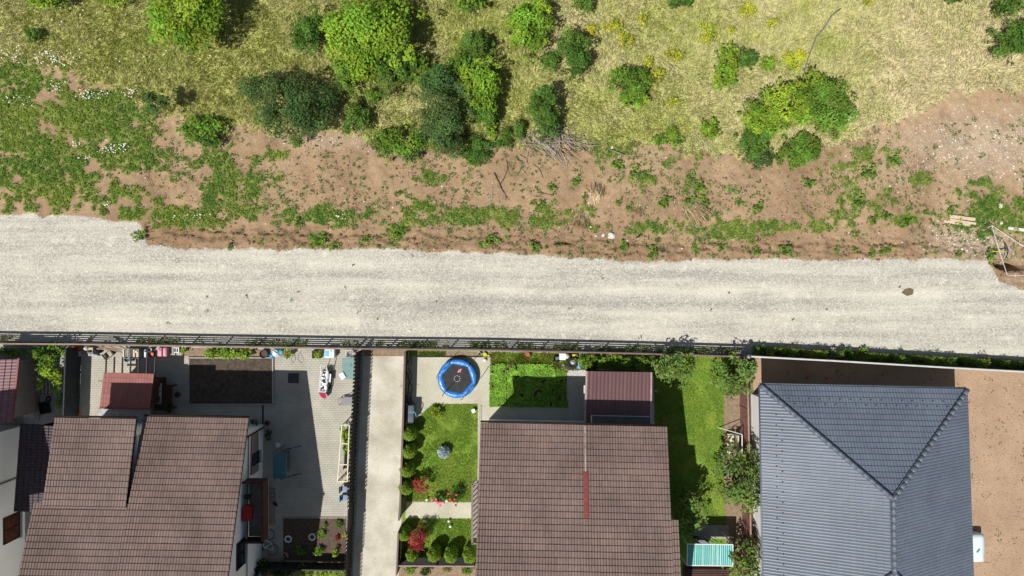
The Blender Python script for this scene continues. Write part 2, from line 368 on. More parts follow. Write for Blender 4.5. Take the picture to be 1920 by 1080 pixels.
    L(c, b.inputs['Base Color'])
    bp = n.nodes.new('ShaderNodeBump'); bp.inputs['Strength'].default_value = .6; bp.inputs['Distance'].default_value = .05
    L(ma('ADD', nf, ma('MULTIPLY', v2.outputs['Distance'], .6)), bp.inputs['Height']); L(bp.outputs[0], b.inputs['Normal'])
    return m
z0 = np.zeros_like(road)
me = np_mesh('ground', V, F, {'mask': np.stack([road, dry, g], 1), 'tone': np.stack([straw, np.clip(rt, 0, 1), np.clip(sd, 0, 1)], 1), 'extra': np.stack([pale, yard, z0], 1)}, ground_mat(), True)
tag(link('ground', me), kind='structure')

# flat sheets of the yards ------------------------------------------------------
def sheet(name, pts, z, mat, kind='structure', parent=None):
    mb = MB(); vs = [P(a, b, 0) for a, b in pts]; mb.add([(v.x, v.y, z) for v in vs], [tuple(range(len(vs)))])
    o = mb.build(name, mat, parent, world=True)
    if kind: o['kind'] = kind
    return o
def concrete_mat(name, c1, c2, stain=(.30, .27, .21)):
    m = bpy.data.materials.new(name); m.use_nodes = True; n = m.node_tree; b = n.nodes['Principled BSDF']; b.inputs['Roughness'].default_value = .9; b.inputs['Specular IOR Level'].default_value = .15
    L = n.links.new; tc = n.nodes.new('ShaderNodeTexCoord')
    def noise(sc, det=5, ro=.6):
        t = n.nodes.new('ShaderNodeTexNoise'); t.inputs['Scale'].default_value = sc; t.inputs['Detail'].default_value = det; t.inputs['Roughness'].default_value = ro; L(tc.outputs['Object'], t.inputs['Vector']); return t.outputs['Fac']
    def mr(v, a, b_, c=0, d=1):
        t = n.nodes.new('ShaderNodeMapRange'); t.inputs[1].default_value = a; t.inputs[2].default_value = b_; t.inputs[3].default_value = c; t.inputs[4].default_value = d; L(v, t.inputs[0]); return t.outputs[0]
    x = n.nodes.new('ShaderNodeMix'); x.data_type = 'RGBA'; L(mr(noise(.55), .35, .65), x.inputs[0]); x.inputs[6].default_value = (*c1, 1); x.inputs[7].default_value = (*c2, 1)
    y = n.nodes.new('ShaderNodeMix'); y.data_type = 'RGBA'; L(mr(noise(1.7, 6, .7), .58, .75, 0, .55), y.inputs[0]); L(x.outputs[2], y.inputs[6]); y.inputs[7].default_value = (*stain, 1)
    s = n.nodes.new('ShaderNodeVectorMath'); s.operation = 'SCALE'; L(y.outputs[2], s.inputs[0]); L(mr(noise(11, 6, .8), .3, .7, .80, 1.2), s.inputs['Scale']); L(s.outputs[0], b.inputs['Base Color'])
    return m
def paving_mat():
    m = bpy.data.materials.new('paving'); m.use_nodes = True; n = m.node_tree; b = n.nodes['Principled BSDF']; b.inputs['Roughness'].default_value = .9; b.inputs['Specular IOR Level'].default_value = .15
    L = n.links.new; tc = n.nodes.new('ShaderNodeTexCoord'); mp = n.nodes.new('ShaderNodeMapping'); mp.inputs['Rotation'].default_value[2] = math.radians(-1.2); L(tc.outputs['Object'], mp.inputs[0])
    br = n.nodes.new('ShaderNodeTexBrick'); br.inputs['Scale'].default_value = 1; br.inputs['Brick Width'].default_value = .26; br.inputs['Row Height'].default_value = .150; br.inputs['Mortar Size'].default_value = .012
    br.inputs['Color1'].default_value = (.375, .355, .30, 1); br.inputs['Color2'].default_value = (.345, .328, .278, 1); br.inputs['Mortar'].default_value = (.24, .228, .19, 1); L(mp.outputs[0], br.inputs['Vector'])
    no = n.nodes.new('ShaderNodeTexNoise'); no.inputs['Scale'].default_value = .8; no.inputs['Detail'].default_value = 6; L(tc.outputs['Object'], no.inputs['Vector'])
    mr = n.nodes.new('ShaderNodeMapRange'); mr.inputs[1].default_value = .3; mr.inputs[2].default_value = .7; mr.inputs[3].default_value = .85; mr.inputs[4].default_value = 1.12; L(no.outputs[0], mr.inputs[0])
    s = n.nodes.new('ShaderNodeVectorMath'); s.operation = 'SCALE'; L(br.outputs['Color'], s.inputs[0]); L(mr.outputs[0], s.inputs['Scale']); L(s.outputs[0], b.inputs['Base Color'])
    bp = n.nodes.new('ShaderNodeBump'); bp.inputs['Distance'].default_value = .01; bp.inputs['Strength'].default_value = .5; bp.invert = True; L(br.outputs['Fac'], bp.inputs['Height']); L(bp.outputs[0], b.inputs['Normal'])
    return m
def lawn_mat(name, c1, c2, c3):
    m = concrete_mat(name, c1, c2, c3); return m
DRV = concrete_mat('driveway_concrete', (.34, .315, .25), (.50, .475, .40), (.21, .19, .145))
PAT = concrete_mat('patio_concrete', (.35, .33, .255), (.43, .41, .33), (.27, .25, .19))
LWN = lawn_mat('lawn_turf', (.10, .19, .02), (.18, .245, .035), (.24, .24, .06))
sheet('paved_yard', [(151, 650), (672, 654), (664, 840), (652, 1052), (480, 1046), (300, 1100), (60, 1100), (60, 800), (148, 782)], .006, paving_mat())
sheet('neighbour_yard', [(-60, 649), (148, 650), (142, 800), (30, 1100), (-60, 1100)], .006, concrete_mat('grey_yard', (.24, .24, .24), (.30, .30, .29)))
sheet('driveway', [(680, 668), (764, 668), (748, 1100), (660, 1100)], .006, DRV)
sheet('soil_strip', [(680, 655), (764, 656), (764, 668), (680, 668)], .006, M('soil_tan'))
sheet('garden_base', [(764, 656), (1392, 670), (1400, 1120), (750, 1120)], .004, LWN)
sheet('patio', [(768, 668), (923, 670), (918, 760), (1095, 765), (1095, 860), (905, 860), (896, 950), (896, 757), (812, 757), (775, 790), (764, 800)], .010, PAT)
sheet('garden_path', [(762, 940), (888, 942), (887, 972), (760, 971)], .010, PAT)
sheet('planter_soil', [(782, 658), (922, 661), (921, 668), (782, 667)], .008, M('soil_tan'))
sheet('bed_soil', [(748, 1062), (892, 1063), (892, 1120), (746, 1120)], .008, M('soil_tan'))
sheet('gravel_pad', [(1068, 693), (1100, 693), (1110, 690), (1210, 700), (1226, 706), (1228, 800), (1220, 830), (1075, 830), (1066, 764), (1062, 740), (1063, 700)], .012, M('pale_gravel'))
sheet('stone_slabs', [(1053, 683), (1088, 684), (1087, 696), (1053, 694)], .016, M('kerb'))
sheet('vegetable_soil', [(919, 678), (1048, 680), (1066, 690), (1062, 764), (917, 762)], .009, M('soil_dark'))
sheet('border_soil', [(1357, 738), (1388, 738), (1392, 900), (1393, 1120), (1362, 1120), (1358, 900)], .009, M('soil_tan'))
sheet('slab_terrace', [(1303, 983), (1366, 985), (1366, 1010), (1300, 1010)], .012, M('kerb'))
sheet('wood_terrace', [(1280, 1058), (1392, 1058), (1392, 1130), (1280, 1130)], .014, M('brown_wood'))
sheet('side_strip', [(1394, 700), (1412, 705), (1416, 1120), (1396, 1120)], .010, M('soil_tan'))
EARTH = concrete_mat('bare_earth', (.285, .195, .13), (.35, .245, .165), (.21, .145, .095))
sheet('bare_plot', [(1392, 670), (1560, 678), (1920, 698), (2150, 712), (2150, 1200), (1412, 1200), (1412, 740), (1392, 738)], .007, EARTH)
sheet('dark_bed', [(531, 970), (650, 972), (648, 1052), (529, 1050)], .012, M('soil_dark'))
for nm, pts in (('puddle', [(1690, 549), (1696, 542), (1706, 540), (1713, 543), (1711, 552), (1700, 555)]),):
    o = sheet(nm, pts, .03, M('puddle', (.17, .125, .07), .35, .2))
# ================================================================ foliage tools
PAL = dict(bright=(.175, .32, .035), mid=(.12, .245, .035), dark=(.082, .18, .032), blue=(.075, .145, .045), yellow=(.40, .48, .05), lime=(.19, .33, .035), orchard=(.12, .21, .05),
           deep=(.035, .08, .02), red=(.30, .05, .055), spruce=(.34, .42, .44), olive=(.20, .23, .06), thuja=(.19, .30, .035), veg=(.20, .37, .05))
def leaves(rng, cen, size, aspect, col, nrm=None, updown=.5):
    N = len(cen); d = rng.normal(size=(N, 3)); d[:, 2] += updown * 2
    if nrm is not None: d = d * .75 + nrm * .9
    d /= np.linalg.norm(d, axis=1)[:, None] + 1e-9
    a = rng.normal(size=(N, 3)); a -= d * (a * d).sum(1)[:, None]; a /= np.linalg.norm(a, axis=1)[:, None] + 1e-9
    b = np.cross(d, a); s = size * (.6 + .8 * rng.rand(N))[:, None]
    V = np.stack([cen - a * s, cen + b * s * aspect, cen + a * s, cen - b * s * aspect], 1).reshape(-1, 3)
    F = np.arange(4 * N).reshape(N, 4); return V, F, np.repeat(col, 4, 0)
def crown_mesh(rng, rx, ry, z0, z1, leaf, dens, col, clump=.32, nc=None, up=.5, x=0, y=0, dirs=None):
    rz = (z1 - z0) / 2; cz = (z0 + z1) / 2; cr = clump * min(rx, ry); cr = max(cr, leaf * 1.3)
    nc = nc or int(np.clip(2.7 * rx * ry / cr ** 2, 8, 70))
    d = rng.normal(size=(nc, 3)); d[:, 2] = np.abs(d[:, 2]) * .9 - .25; d /= np.linalg.norm(d, axis=1)[:, None]
    u = (.45 + .55 * rng.rand(nc) ** .6) * (1 + .13 * rng.normal(size=nc)); crs = cr * (.55 + .85 * rng.rand(nc))
    az_ = np.arctan2(d[:, 1], d[:, 0]); p0, p1 = rng.rand(2) * 6.28; u = u * (1.06 + .16 * np.sin(2 * az_ + p0) + .13 * np.sin(3 * az_ + p1))
    cc = d * u[:, None] * np.array([max(rx - cr * .7, .1), max(ry - cr * .7, .1), max(rz - cr * .4, .1)]) + np.array([x, y, cz])
    ne = max(4, nc // 3); ae = rng.rand(ne) * 2 * PI; ue = .92 + .22 * rng.rand(ne)
    cc = np.concatenate([cc, np.stack([x + rx * ue * np.cos(ae), y + ry * ue * np.sin(ae), z0 + (z1 - z0) * (.15 + .5 * rng.rand(ne))], 1)]); crs = np.concatenate([crs, cr * (.3 + .35 * rng.rand(ne))]); nc = len(cc)
    if dirs is not None: cc = np.concatenate([cc, dirs]); crs = np.concatenate([crs, np.full(len(dirs), cr)]); nc = len(cc)
    tint = .62 + .76 * rng.rand(nc); hue = rng.rand(nc)
    VV, FF, CC = [], [], []; off = 0
    for i in range(nc):
        n = int(dens * 9 * crs[i] ** 2 / (leaf * leaf)); dd = rng.normal(size=(n, 3)); dd /= np.linalg.norm(dd, axis=1)[:, None]
        dd[:, 2] = np.where(dd[:, 2] < -.3, -dd[:, 2], dd[:, 2])
        p = cc[i] + dd * crs[i] * np.array([1, 1, .75]) * (.45 + .62 * rng.rand(n) ** .6)[:, None] * (1 + .25 * rng.rand(n)[:, None] ** 4)
        c = np.array(col) * tint[i] * (.75 + .5 * rng.rand(n))[:, None]; c[:, 0] *= .82 + .45 * hue[i] + .2 * rng.rand(n); c[:, 2] *= .8 + .4 * rng.rand(n)
        p[:, 2] = np.maximum(p[:, 2], .04)
        V, F, K = leaves(rng, p, leaf, .5, c, dd, up); VV.append(V); FF.append(F + off); CC.append(K); off += len(V)
    return np.concatenate(VV), np.concatenate(FF), np.concatenate(CC), cc
def tree(name, label, cat, px, py, rxp, ryp, h, color, leaf=.10, dens=.42, trunk=.06, z0=None, clump=.32, group=None, up=.5, seed=None, multi=1, zc=None, nc=None):
    rng = np.random.RandomState(seed if seed is not None else int(px * 7 + py * 13) % 9999)
    z0 = h * .12 if z0 is None else z0; zc = (h * .6 if zc is None else zc); L = P(px, py, zc); L.z = 0; k = (H - zc) / H / S
    rx, ry = rxp * k, ryp * k
    t = thing(name, label, cat, L, 0, group)
    V, F, K, cc = crown_mesh(rng, rx, ry, z0, h, leaf, dens, PAL[color] if isinstance(color, str) else color, clump, nc, up)
    link('crown', np_mesh('crown', V, F, K, LEAF), t)
    mb = MB(); fork = max(z0 * .8, .12 * h)
    lean = rng.normal(size=2) * .05 * h
    mb.tube([(0, 0, -.1), (lean[0] * .4, lean[1] * .4, fork * .6), (lean[0], lean[1], max(fork, h * .45)), (lean[0] * .8, lean[1] * .8, h * .8)], [trunk * 1.25, trunk, trunk * .75, trunk * .2], 7)
    for i in rng.choice(len(cc), min(len(cc), 12), replace=False):
        c = cc[i]; s = np.array([lean[0] * .8, lean[1] * .8, min(fork + rng.rand() * h * .3, c[2] * .8)])
        m_ = s * .45 + c * .55 + np.array([0, 0, .06 * h]); mb.tube([s, m_, c], [trunk * .55, trunk * .35, trunk * .12], 5)
    mb.build('trunk', M('bark'), t, smooth=True)
    return t
def cone_shrub(name, label, cat, px, py, r, h, color, group=None, n=2600, leaf=.05):
    rng = np.random.RandomState(int(px * 3 + py)); L = P(px, py, h * .5); L.z = 0; t = thing(name, label, cat, L, 0, group)
    def rad(zz): return r * np.sqrt(np.clip(1 - np.abs(zz * 2 - .75) ** 2.2 / 1.25 ** 2.2, 0.0, 1)) 
    zz = rng.rand(n) ** .9; a = rng.rand(n) * 2 * PI; bump = 1 + .10 * np.sin(a * 5 + zz * 9) + .07 * rng.normal(size=n)
    rr = rad(zz) * bump; p = np.stack([rr * np.cos(a), rr * np.sin(a), .05 + zz * h], 1); nr = np.stack([np.cos(a), np.sin(a), .35 + 0 * a], 1)
    c = np.array(PAL[color]) * (.65 + .7 * rng.rand(n))[:, None]
    V, F, K = leaves(rng, p, leaf, .55, c, nr, .5); link('foliage', np_mesh('foliage', V, F, K, LEAF), t)
    mb = MB(); mb.lathe([(max(.01, float(rad(np.array(q)))) * .88, .05 + q * h) for q in np.linspace(0, .98, 9)], n=12); mb.build('inner_foliage', M('thuja_core', (.03, .055, .012), .9), t, smooth=True)
    MB().tube([(0, 0, -.1), (0, 0, h * .3)], .035, 6).build('stem', M('bark'), t)
    return t
def scatter(n, x0, y0, x1, y1, seed):
    r = np.random.RandomState(seed); return x0 + (x1 - x0) * r.rand(n), y0 + (y1 - y0) * r.rand(n), r
def blades(x, y, z, rng, ln, wd, col, lean=.6, az=None):
    n = len(x); a = rng.rand(n) * 2 * PI if az is None else az; l = ln * (.6 + .8 * rng.rand(n)); le = np.clip(lean + .3 * rng.normal(size=n), .05, .97)
    dx, dy = np.cos(a), np.sin(a); w2 = wd * (.6 + .8 * rng.rand(n)) / 2
    b = np.stack([x, y, z], 1); s = np.stack([-dy * w2, dx * w2, 0 * x], 1); tip = b + np.stack([dx * l * le, dy * l * le, l * np.sqrt(1 - le ** 2)], 1)
    mid = b * .45 + tip * .55 + np.stack([0 * x, 0 * x, l * .12], 1)
    V = np.stack([b - s, b + s, mid + s * .8, tip, mid - s * .8], 1).reshape(-1, 3); return V, np.arange(5 * n).reshape(n, 5), np.repeat(col, 5, 0)

# ---------------------------------------------------------------- meadow grass, weeds, stones (uncountable)
px, py, r = scatter(210000, -60, -45, 1980, 330, 1); mk = masks(px, py); keep = (mk[1] > .25 + .5 * r.rand(len(px))); px, py = px[keep], py[keep]; mk = [q[keep] for q in mk]
st = np.clip(.10 + .36 * (px / 1920) + (fbm(px, py, 160, 4, 61) - .5) * 1.5 + (mk[5] - .5) * .9 + .1 + .35 * (r.rand(len(px)) - .5), 0, 1)[:, None]
col = ((1 - st) * np.array([.42, .45, .13]) + st * np.array([.66, .59, .37])) * (.6 + .75 * r.rand(len(px)))[:, None]
x, y = (px - 960) / S, -(py - 540) / S; az = fbm(px, py, 70, 3, 77) * 14 + r.normal(size=len(px)) * .9
V, F, K = blades(x, y, ground_h(px, py, mk), r, .30, .030, col, .86, az)
tag(link('meadow_grass', np_mesh('meadow_grass', V, F, K, GRASSM)), 'tall dry yellow-green grass of the wild meadow above the dirt bank', 'grass', kind='stuff')

def tufts(px, py, mk, r, k, rad, leaf, colfn, zup=.10):
    n = len(px); x = np.repeat((px - 960) / S, k); y = np.repeat(-(py - 540) / S, k); z = np.repeat(ground_h(px, py, mk), k)
    R = np.repeat(rad * (.4 + .9 * r.rand(n)), k); a = r.rand(n * k) * 2 * PI; q = np.sqrt(r.rand(n * k)) * R
    c = np.repeat(colfn(n), k, 0) * (.7 + .6 * r.rand(n * k))[:, None]
    p = np.stack([x + q * np.cos(a), y + q * np.sin(a), z + .03 + (R - q) * .8 * r.rand(n * k) + zup * .3], 1)
    return leaves(r, p, leaf, .5, c, np.stack([.4 * np.cos(a), .4 * np.sin(a), .8 + 0 * a], 1), .6)
px, py, r = scatter(60000, -30, 90, 1950, 500, 2); mk = masks(px, py); keep = mk[2] > .12 + .85 * r.rand(len(px)); px, py = px[keep], py[keep]; mk = [q[keep] for q in mk]
def gc(n):
    t = (vnoise(px, py, 50, 88))[:, None]; return ((1 - t) * np.array([.10, .21, .035]) + t * np.array([.21, .29, .045])) * (.6 + .6 * r.rand(n))[:, None]
V, F, K = tufts(px, py, mk, r, 8, .15, .05, gc)
tag(link('ground_weeds', np_mesh('ground_weeds', V, F, K, LEAF)), 'low green weeds creeping over the bare brown soil bank', 'weeds', kind='stuff')
# scattered small sprigs on the bare soil
px, py, r = scatter(20000, 300, 230, 1950, 640, 5); mk = masks(px, py)
dens = np.where(mk[0] > .5, .006, .35) * sst(fbm(px, py, 45, 3, 95), .38, .62) * (1 - mk[1]); keep = r.rand(len(px)) < dens; px, py = px[keep], py[keep]; mk = [q[keep] for q in mk]
V, F, K = tufts(px, py, mk, r, 9, .15, .045, lambda n: np.array([.085, .19, .045]) * (.6 + .7 * r.rand(n))[:, None])
tag(link('soil_sprigs', np_mesh('soil_sprigs', V, F, K, LEAF)), 'tiny dark green sprigs dotted over the bare soil', 'weeds', kind='stuff')

def chips(px, py, z, r, size, col):
    n = len(px); x, y = (px - 960) / S, -(py - 540) / S; s = size * (.45 + 1.1 * r.rand(n) ** 2.5); a = r.rand(n) * 2 * PI
    vs = []
    for k in range(4):
        e = s * (.8 + .5 * r.rand(n)); vs.append(np.stack([x + e * np.cos(a + k * PI / 2), y + e * np.sin(a + k * PI / 2), z - .01], 1))
    vs.append(np.stack([x + s * .3 * r.normal(size=n), y + s * .3 * r.normal(size=n), z + s * .7], 1))
    V = np.stack(vs, 1).reshape(-1, 3); b = np.arange(n)[:, None] * 5
    F = np.concatenate([b + np.array([[i, (i + 1) % 4, 4]]) for i in range(4)]); return V, F, np.repeat(col, 5, 0)
px, py, r = scatter(52000, -20, 395, 1945, 700, 9); mk = masks(px, py); keep = (mk[0] > .5) & (r.rand(len(px)) < .25 + .6 * np.exp(-((py - np.interp(px, RT[:, 0], RT[:, 1]) - 6) / 14) ** 2) + .5 * np.exp(-((py - np.interp(px, FT[:, 0], FT[:, 1]) + 40) / 16) ** 2) + .9 * sst(fbm(px, py, 90, 3, 51), .4, .65)); px, py = px[keep], py[keep]; mk = [q[keep] for q in mk]
v = (.36 + .34 * r.rand(len(px)) ** 1.6)[:, None]; V, F, K = chips(px, py, ground_h(px, py, mk), r, .026, .78 * v * np.array([1, .965, .88]))
tag(link('road_gravel', np_mesh('road_gravel', V, F, K, STONEM)), 'pale crushed stone chips strewn over the gravel road', 'gravel', kind='stuff')
px, py, r = scatter(26000, -20, 90, 1945, 490, 10); mk = masks(px, py); keep = (r.rand(len(px)) < (.035 + .75 * mk[3]) * (1 - mk[1])) & (mk[0] < .5); px, py = px[keep], py[keep]; mk = [q[keep] for q in mk]
v = (.45 + .3 * r.rand(len(px)))[:, None]; V, F, K = chips(px, py, ground_h(px, py, mk) + .01, r, .045, v * np.array([1, .95, .86]))
tag(link('soil_stones', np_mesh('soil_stones', V, F, K, STONEM)), 'small pale stones scattered on the brown soil bank', 'stones', kind='stuff')
# dark clods and twigs on the bank
px, py, r = scatter(11000, 268, 235, 1800, 490, 12); mk = masks(px, py); keep = (mk[0] < .5) & (mk[1] < .4) & ((fbm(px, py, 60, 3, 33) > .5) | (py > np.interp(px, RT[:, 0], RT[:, 1]) - 30)); px, py = px[keep], py[keep]; mk = [q[keep] for q in mk]
V, F, K = chips(px, py, ground_h(px, py, mk), r, .07, (.10 + .1 * r.rand(len(px)))[:, None] * np.array([1.25, .8, .55]))
tag(link('soil_clods', np_mesh('soil_clods', V, F, K, STONEM)), 'dark crumbled clods of earth on the soil bank', 'soil', kind='stuff')
# white and yellow meadow flowers
FL = [(30, 105, 30, 12, 26), (100, 112, 45, 14, 60), (175, 178, 24, 7, 40), (250, 172, 18, 7, 26), (105, 165, 14, 10, 22), (210, 280, 22, 12, 35), (165, 298, 14, 6, 10), (235, 275, 10, 8, 12), (35, 190, 25, 10, 14), (370, 405, 40, 6, 16), (205, 382, 6, 4, 8), (145, 270, 8, 5, 10), (640, 405, 10, 6, 8), (150, 25, 70, 20, 18), (300, 120, 90, 40, 22)]
qs = []; rr = np.random.RandomState(4)
for a, b, c, d, n in FL: qs.append(np.stack([a + c * rr.normal(size=n) * .6, b + d * rr.normal(size=n) * .6], 1))
q = np.concatenate(qs); x, y = (q[:, 0] - 960) / S, -(q[:, 1] - 540) / S
V, F, K = leaves(rr, np.stack([x, y, .22 + .12 * rr.rand(len(x))], 1), .045, .9, np.tile([.78, .77, .70], (len(x), 1)), None, 2.5)
tag(link('wild_flowers', np_mesh('wild_flowers', V, F, K, GRASSM)), 'tiny white wild flowers dotted through the weeds at the left', 'flowers', kind='stuff')

# lawns ---------------------------------------------------------------------------
def inpoly(px, py, poly):
    ins = np.zeros(len(px), bool); j = len(poly) - 1
    for i in range(len(poly)):
        xi, yi = poly[i]; xj, yj = poly[j]
        c = ((yi > py) != (yj > py)) & (px < (xj - xi) * (py - yi) / (yj - yi + 1e-12) + xi); ins ^= c; j = i
    return ins
def lawn(name, label, poly, n, seed, c1=(.16, .28, .03), c2=(.28, .36, .07), ln=.07, wd=.02, lean=.55):
    xs_ = [p[0] for p in poly]; ys_ = [p[1] for p in poly]; px, py, r = scatter(n, min(xs_), min(ys_), max(xs_), max(ys_), seed)
    px = px + 0; k = inpoly(px + r.normal(size=n) * 1.6, py + r.normal(size=n) * 1.6, poly) & (r.rand(n) < .35 + 1.1 * sst(fbm(px, py, 22, 4, seed + 60), .3, .6)); px, py = px[k], py[k]
    t = np.clip(fbm(px, py, 34, 4, seed + 5) * 2.4 - .7 + .5 * (r.rand(len(px)) - .5), 0, 1)[:, None]
    col = ((1 - t) * np.array(c1) + t * np.array(c2)) * (.65 + .6 * r.rand(len(px)))[:, None]
    V, F, K = blades((px - 960) / S, -(py - 540) / S, .008 + 0 * px, r, ln, wd, col, lean)
    return tag(link(name, np_mesh(name, V, F, K, GRASSM)), label, 'grass', kind='stuff')
lawn('lawn', 'mown green lawn between the thuja row and the brown roof', [(812, 757), (896, 757), (894, 942), (762, 940), (764, 800), (775, 790)], 42000, 21)
lawn('lawn', 'small mown lawn south of the concrete garden path', [(760, 972), (886, 972), (884, 1052), (750, 1052)], 20000, 22)
lawn('lawn', 'long sunlit lawn between the brown roof house and the burgundy fence', [(1226, 668), (1386, 672), (1386, 738), (1357, 738), (1358, 900), (1361, 985), (1270, 985), (1226, 800)], 60000, 23)
lawn('lawn', 'rough grass strip with pots behind the vegetable patch', [(920, 660), (1120, 664), (1120, 694), (1052, 694), (1048, 690), (919, 680)], 16000, 24, (.14, .2, .02), (.26, .27, .05), .12)
# driveway soil strip scraps and fence-foot weeds

# sprigs of grass and specks on the bare plot at the right
px, py, r = scatter(2600, 1400, 680, 1960, 1100, 44); keep = ((px > 1790) | (py < 720)) & (vnoise(px, py, 14, 45) > .62) & (py > np.interp(px, FT[:, 0], FT[:, 1]) + 5); px, py = px[keep], py[keep]; mk = masks(px, py)
V, F, K = tufts(px, py, mk, r, 4, .07, .035, lambda n: np.array([.14, .17, .05]) * (.5 + .8 * r.rand(n))[:, None], .02)
tag(link('plot_sprigs', np_mesh('plot_sprigs', V, F, K, LEAF)), 'tiny sprigs of grass dotted over the bare earth plot at the right', 'weeds', kind='stuff')
px, py, r = scatter(9000, 1792, 700, 1960, 1100, 46); V, F, K = chips(px, py, .006 + 0 * px, r, .045, (.22 + .16 * r.rand(len(px)))[:, None] * np.array([1.15, .78, .52]))
tag(link('plot_clods', np_mesh('plot_clods', V, F, K, STONEM)), 'small crumbs of earth on the bare plot at the right', 'soil', kind='stuff')
# ================================================================ metal tile roofs
def tile_roof(name, A, B, up, length, mat, parent, planes=(), pitch=.165, row=.355, amp=.045, step=.046, nper=8, off=0.0, origin=None):
    """A->B is the eave (world), up the direction up the slope, planes = [(point, normal)] keep the side the normal points to"""
    A, B, up = Vector(A), Vector(B), Vector(up).normalized(); u = (B - A); W = u.length; u.normalize(); nrm = u.cross(up).normalized()
    if nrm.z < 0: nrm = -nrm
    nu = int(W / pitch * nper) + 1; us = np.linspace(0, W, nu); ph = (us / pitch) % 1
    wave = amp * np.abs(np.sin(PI * ph)) ** .55
    vs, hs = [], []; v = 0.0; rr = np.random.RandomState(3)
    while v < length: vs += [v, min(v + row, length)]; hs += [step, 0]; v += row
    vs, hs = np.array(vs), np.array(hs)
    jit = rr.rand(len(vs), 1) * .004
    U, Vv = np.meshgrid(us, vs); Hh = hs[:, None] + wave[None, :] + off + jit
    Pn = np.array(A)[None, None] + U[..., None] * np.array(u) + Vv[..., None] * np.array(up) + Hh[..., None] * np.array(nrm)
    root = parent
    while root.parent: root = root.parent
    Pn = Pn - np.array(root.location)
    I = np.arange(Pn.shape[0] * Pn.shape[1]).reshape(Pn.shape[:2])
    F = np.stack([I[:-1, :-1].ravel(), I[:-1, 1:].ravel(), I[1:, 1:].ravel(), I[1:, :-1].ravel()], 1)
    ti = np.floor(U / pitch).astype(int); ri = np.floor((Vv + np.where(hs[:, None] > 0, 1e-4, -1e-4)) / row).astype(int); sh = np.floor(U / 1.1 + .37 * (ri // 4)).astype(int)
    T1, T2 = np.random.RandomState(11).rand(997), np.random.RandomState(12).rand(997)
    tn = (.90 + .20 * T1[(ti * 31 + ri * 57) % 997]) * (.94 + .12 * T2[(sh * 17 + (ri // 4) * 41) % 997]); drt = fbm(U * 28, Vv * 9, 30, 4, 70); tn = tn * (.91 + .18 * drt); tn = tn if mat.name != 'roof_blue' else 1 + (tn - 1) * .45; yel = 1 + .06 * (T2[(ti * 13 + ri * 7) % 997] - .5)
    me = np_mesh(name, Pn.reshape(-1, 3), F, {'tone': np.stack([tn, tn * yel, tn * yel * yel], -1).reshape(-1, 3)})
    if planes:
        bm = bmesh.new(); bm.from_mesh(me)
        for co, no in planes:
            co = Vector(co) - root.location
            bmesh.ops.bisect_plane(bm, geom=bm.verts[:] + bm.edges[:] + bm.faces[:], plane_co=co, plane_no=no, clear_inner=True)
        bm.to_mesh(me); bm.free()
    me.materials.append(mat)
    return link(name, me, parent)
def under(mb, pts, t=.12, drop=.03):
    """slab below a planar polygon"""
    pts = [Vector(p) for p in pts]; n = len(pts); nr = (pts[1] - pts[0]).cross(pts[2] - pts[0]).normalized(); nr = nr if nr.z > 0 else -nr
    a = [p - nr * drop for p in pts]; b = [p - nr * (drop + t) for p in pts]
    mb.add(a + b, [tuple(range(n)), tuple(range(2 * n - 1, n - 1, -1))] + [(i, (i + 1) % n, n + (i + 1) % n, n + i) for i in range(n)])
def window(parent, wx, y0, y1, z0, z1, side, glass=None, label=None):
    """window in a wall whose outer face is the plane x=wx facing side (+1 east, -1 west); world coordinates"""
    f = MB(); t = .07; X = wx + side * .03
    f.box(X, (y0 + y1) / 2, z0, .06, abs(y1 - y0), t); f.box(X, (y0 + y1) / 2, z1 - t, .06, abs(y1 - y0), t)
    for yy in (min(y0, y1) + t / 2, max(y0, y1) - t / 2, (y0 + y1) / 2): f.box(X + side * .001, yy, z0 + t, .056, t, z1 - z0 - 2 * t)
    o = f.build('window', M('dark_frame'), parent, world=True)
    if label: o['label'] = label
    MB().box(wx + side * .012, (y0 + y1) / 2, z0 + .02, .02, abs(y1 - y0) - .04, z1 - z0 - .04).build('pane', glass or M('dark_glass'), o, world=True)
    MB().box(wx + side * .10, (y0 + y1) / 2, z0 - .05, .2, abs(y1 - y0) + .1, .047).build('sill', M('light_metal'), o, world=True)
    return o

# ---- house with the split brown roof (left) --------------------------------------
SL = .323; ang1 = math.radians(-.9)
h1 = thing('house', 'white house under the split brown tiled roof with a dark gap, left of the driveway', 'house', (-21.5, -16, 0))
def R1(x, d, z):  # house frame: x east, d distance south of origin line, rotated slightly about the NE eave corner
    x0, d0 = -15.74, 7.80; dx, dy = x - x0, -(d - d0); c, s = math.cos(ang1), math.sin(ang1)
    return Vector((x0 + dx * c - dy * s, -d0 + dx * s + dy * c, z))
up1 = R1(0, 1, SL) - R1(0, 0, 0); dn1 = R1(0, -1, SL) - R1(0, 0, 0)
RD, RZ = 17.3, 4.9 + SL * 9.5
RB = M('roof_brown'); len1 = math.hypot(9.5, SL * 9.5)
rf = tile_roof('roof', R1(-22.02, 7.8, 4.9), R1(-15.74, 7.8, 4.9), up1, len1, RB, h1)
f5 = 5.05; d5 = 7.8 + f5; z5 = 4.9 + SL * f5
tile_roof('roof', R1(-27.45, d5 - .30, z5 - .3 * SL), R1(-22.02, d5 - .30, z5 - .3 * SL), up1, math.hypot(RD - d5 + .3, SL * (RD - d5 + .3)), RB, h1)
zd = 5.62; sl2 = (z5 + .06 - zd) / (f5 - .2)
upd = R1(0, 1, sl2) - R1(0, 0, 0)
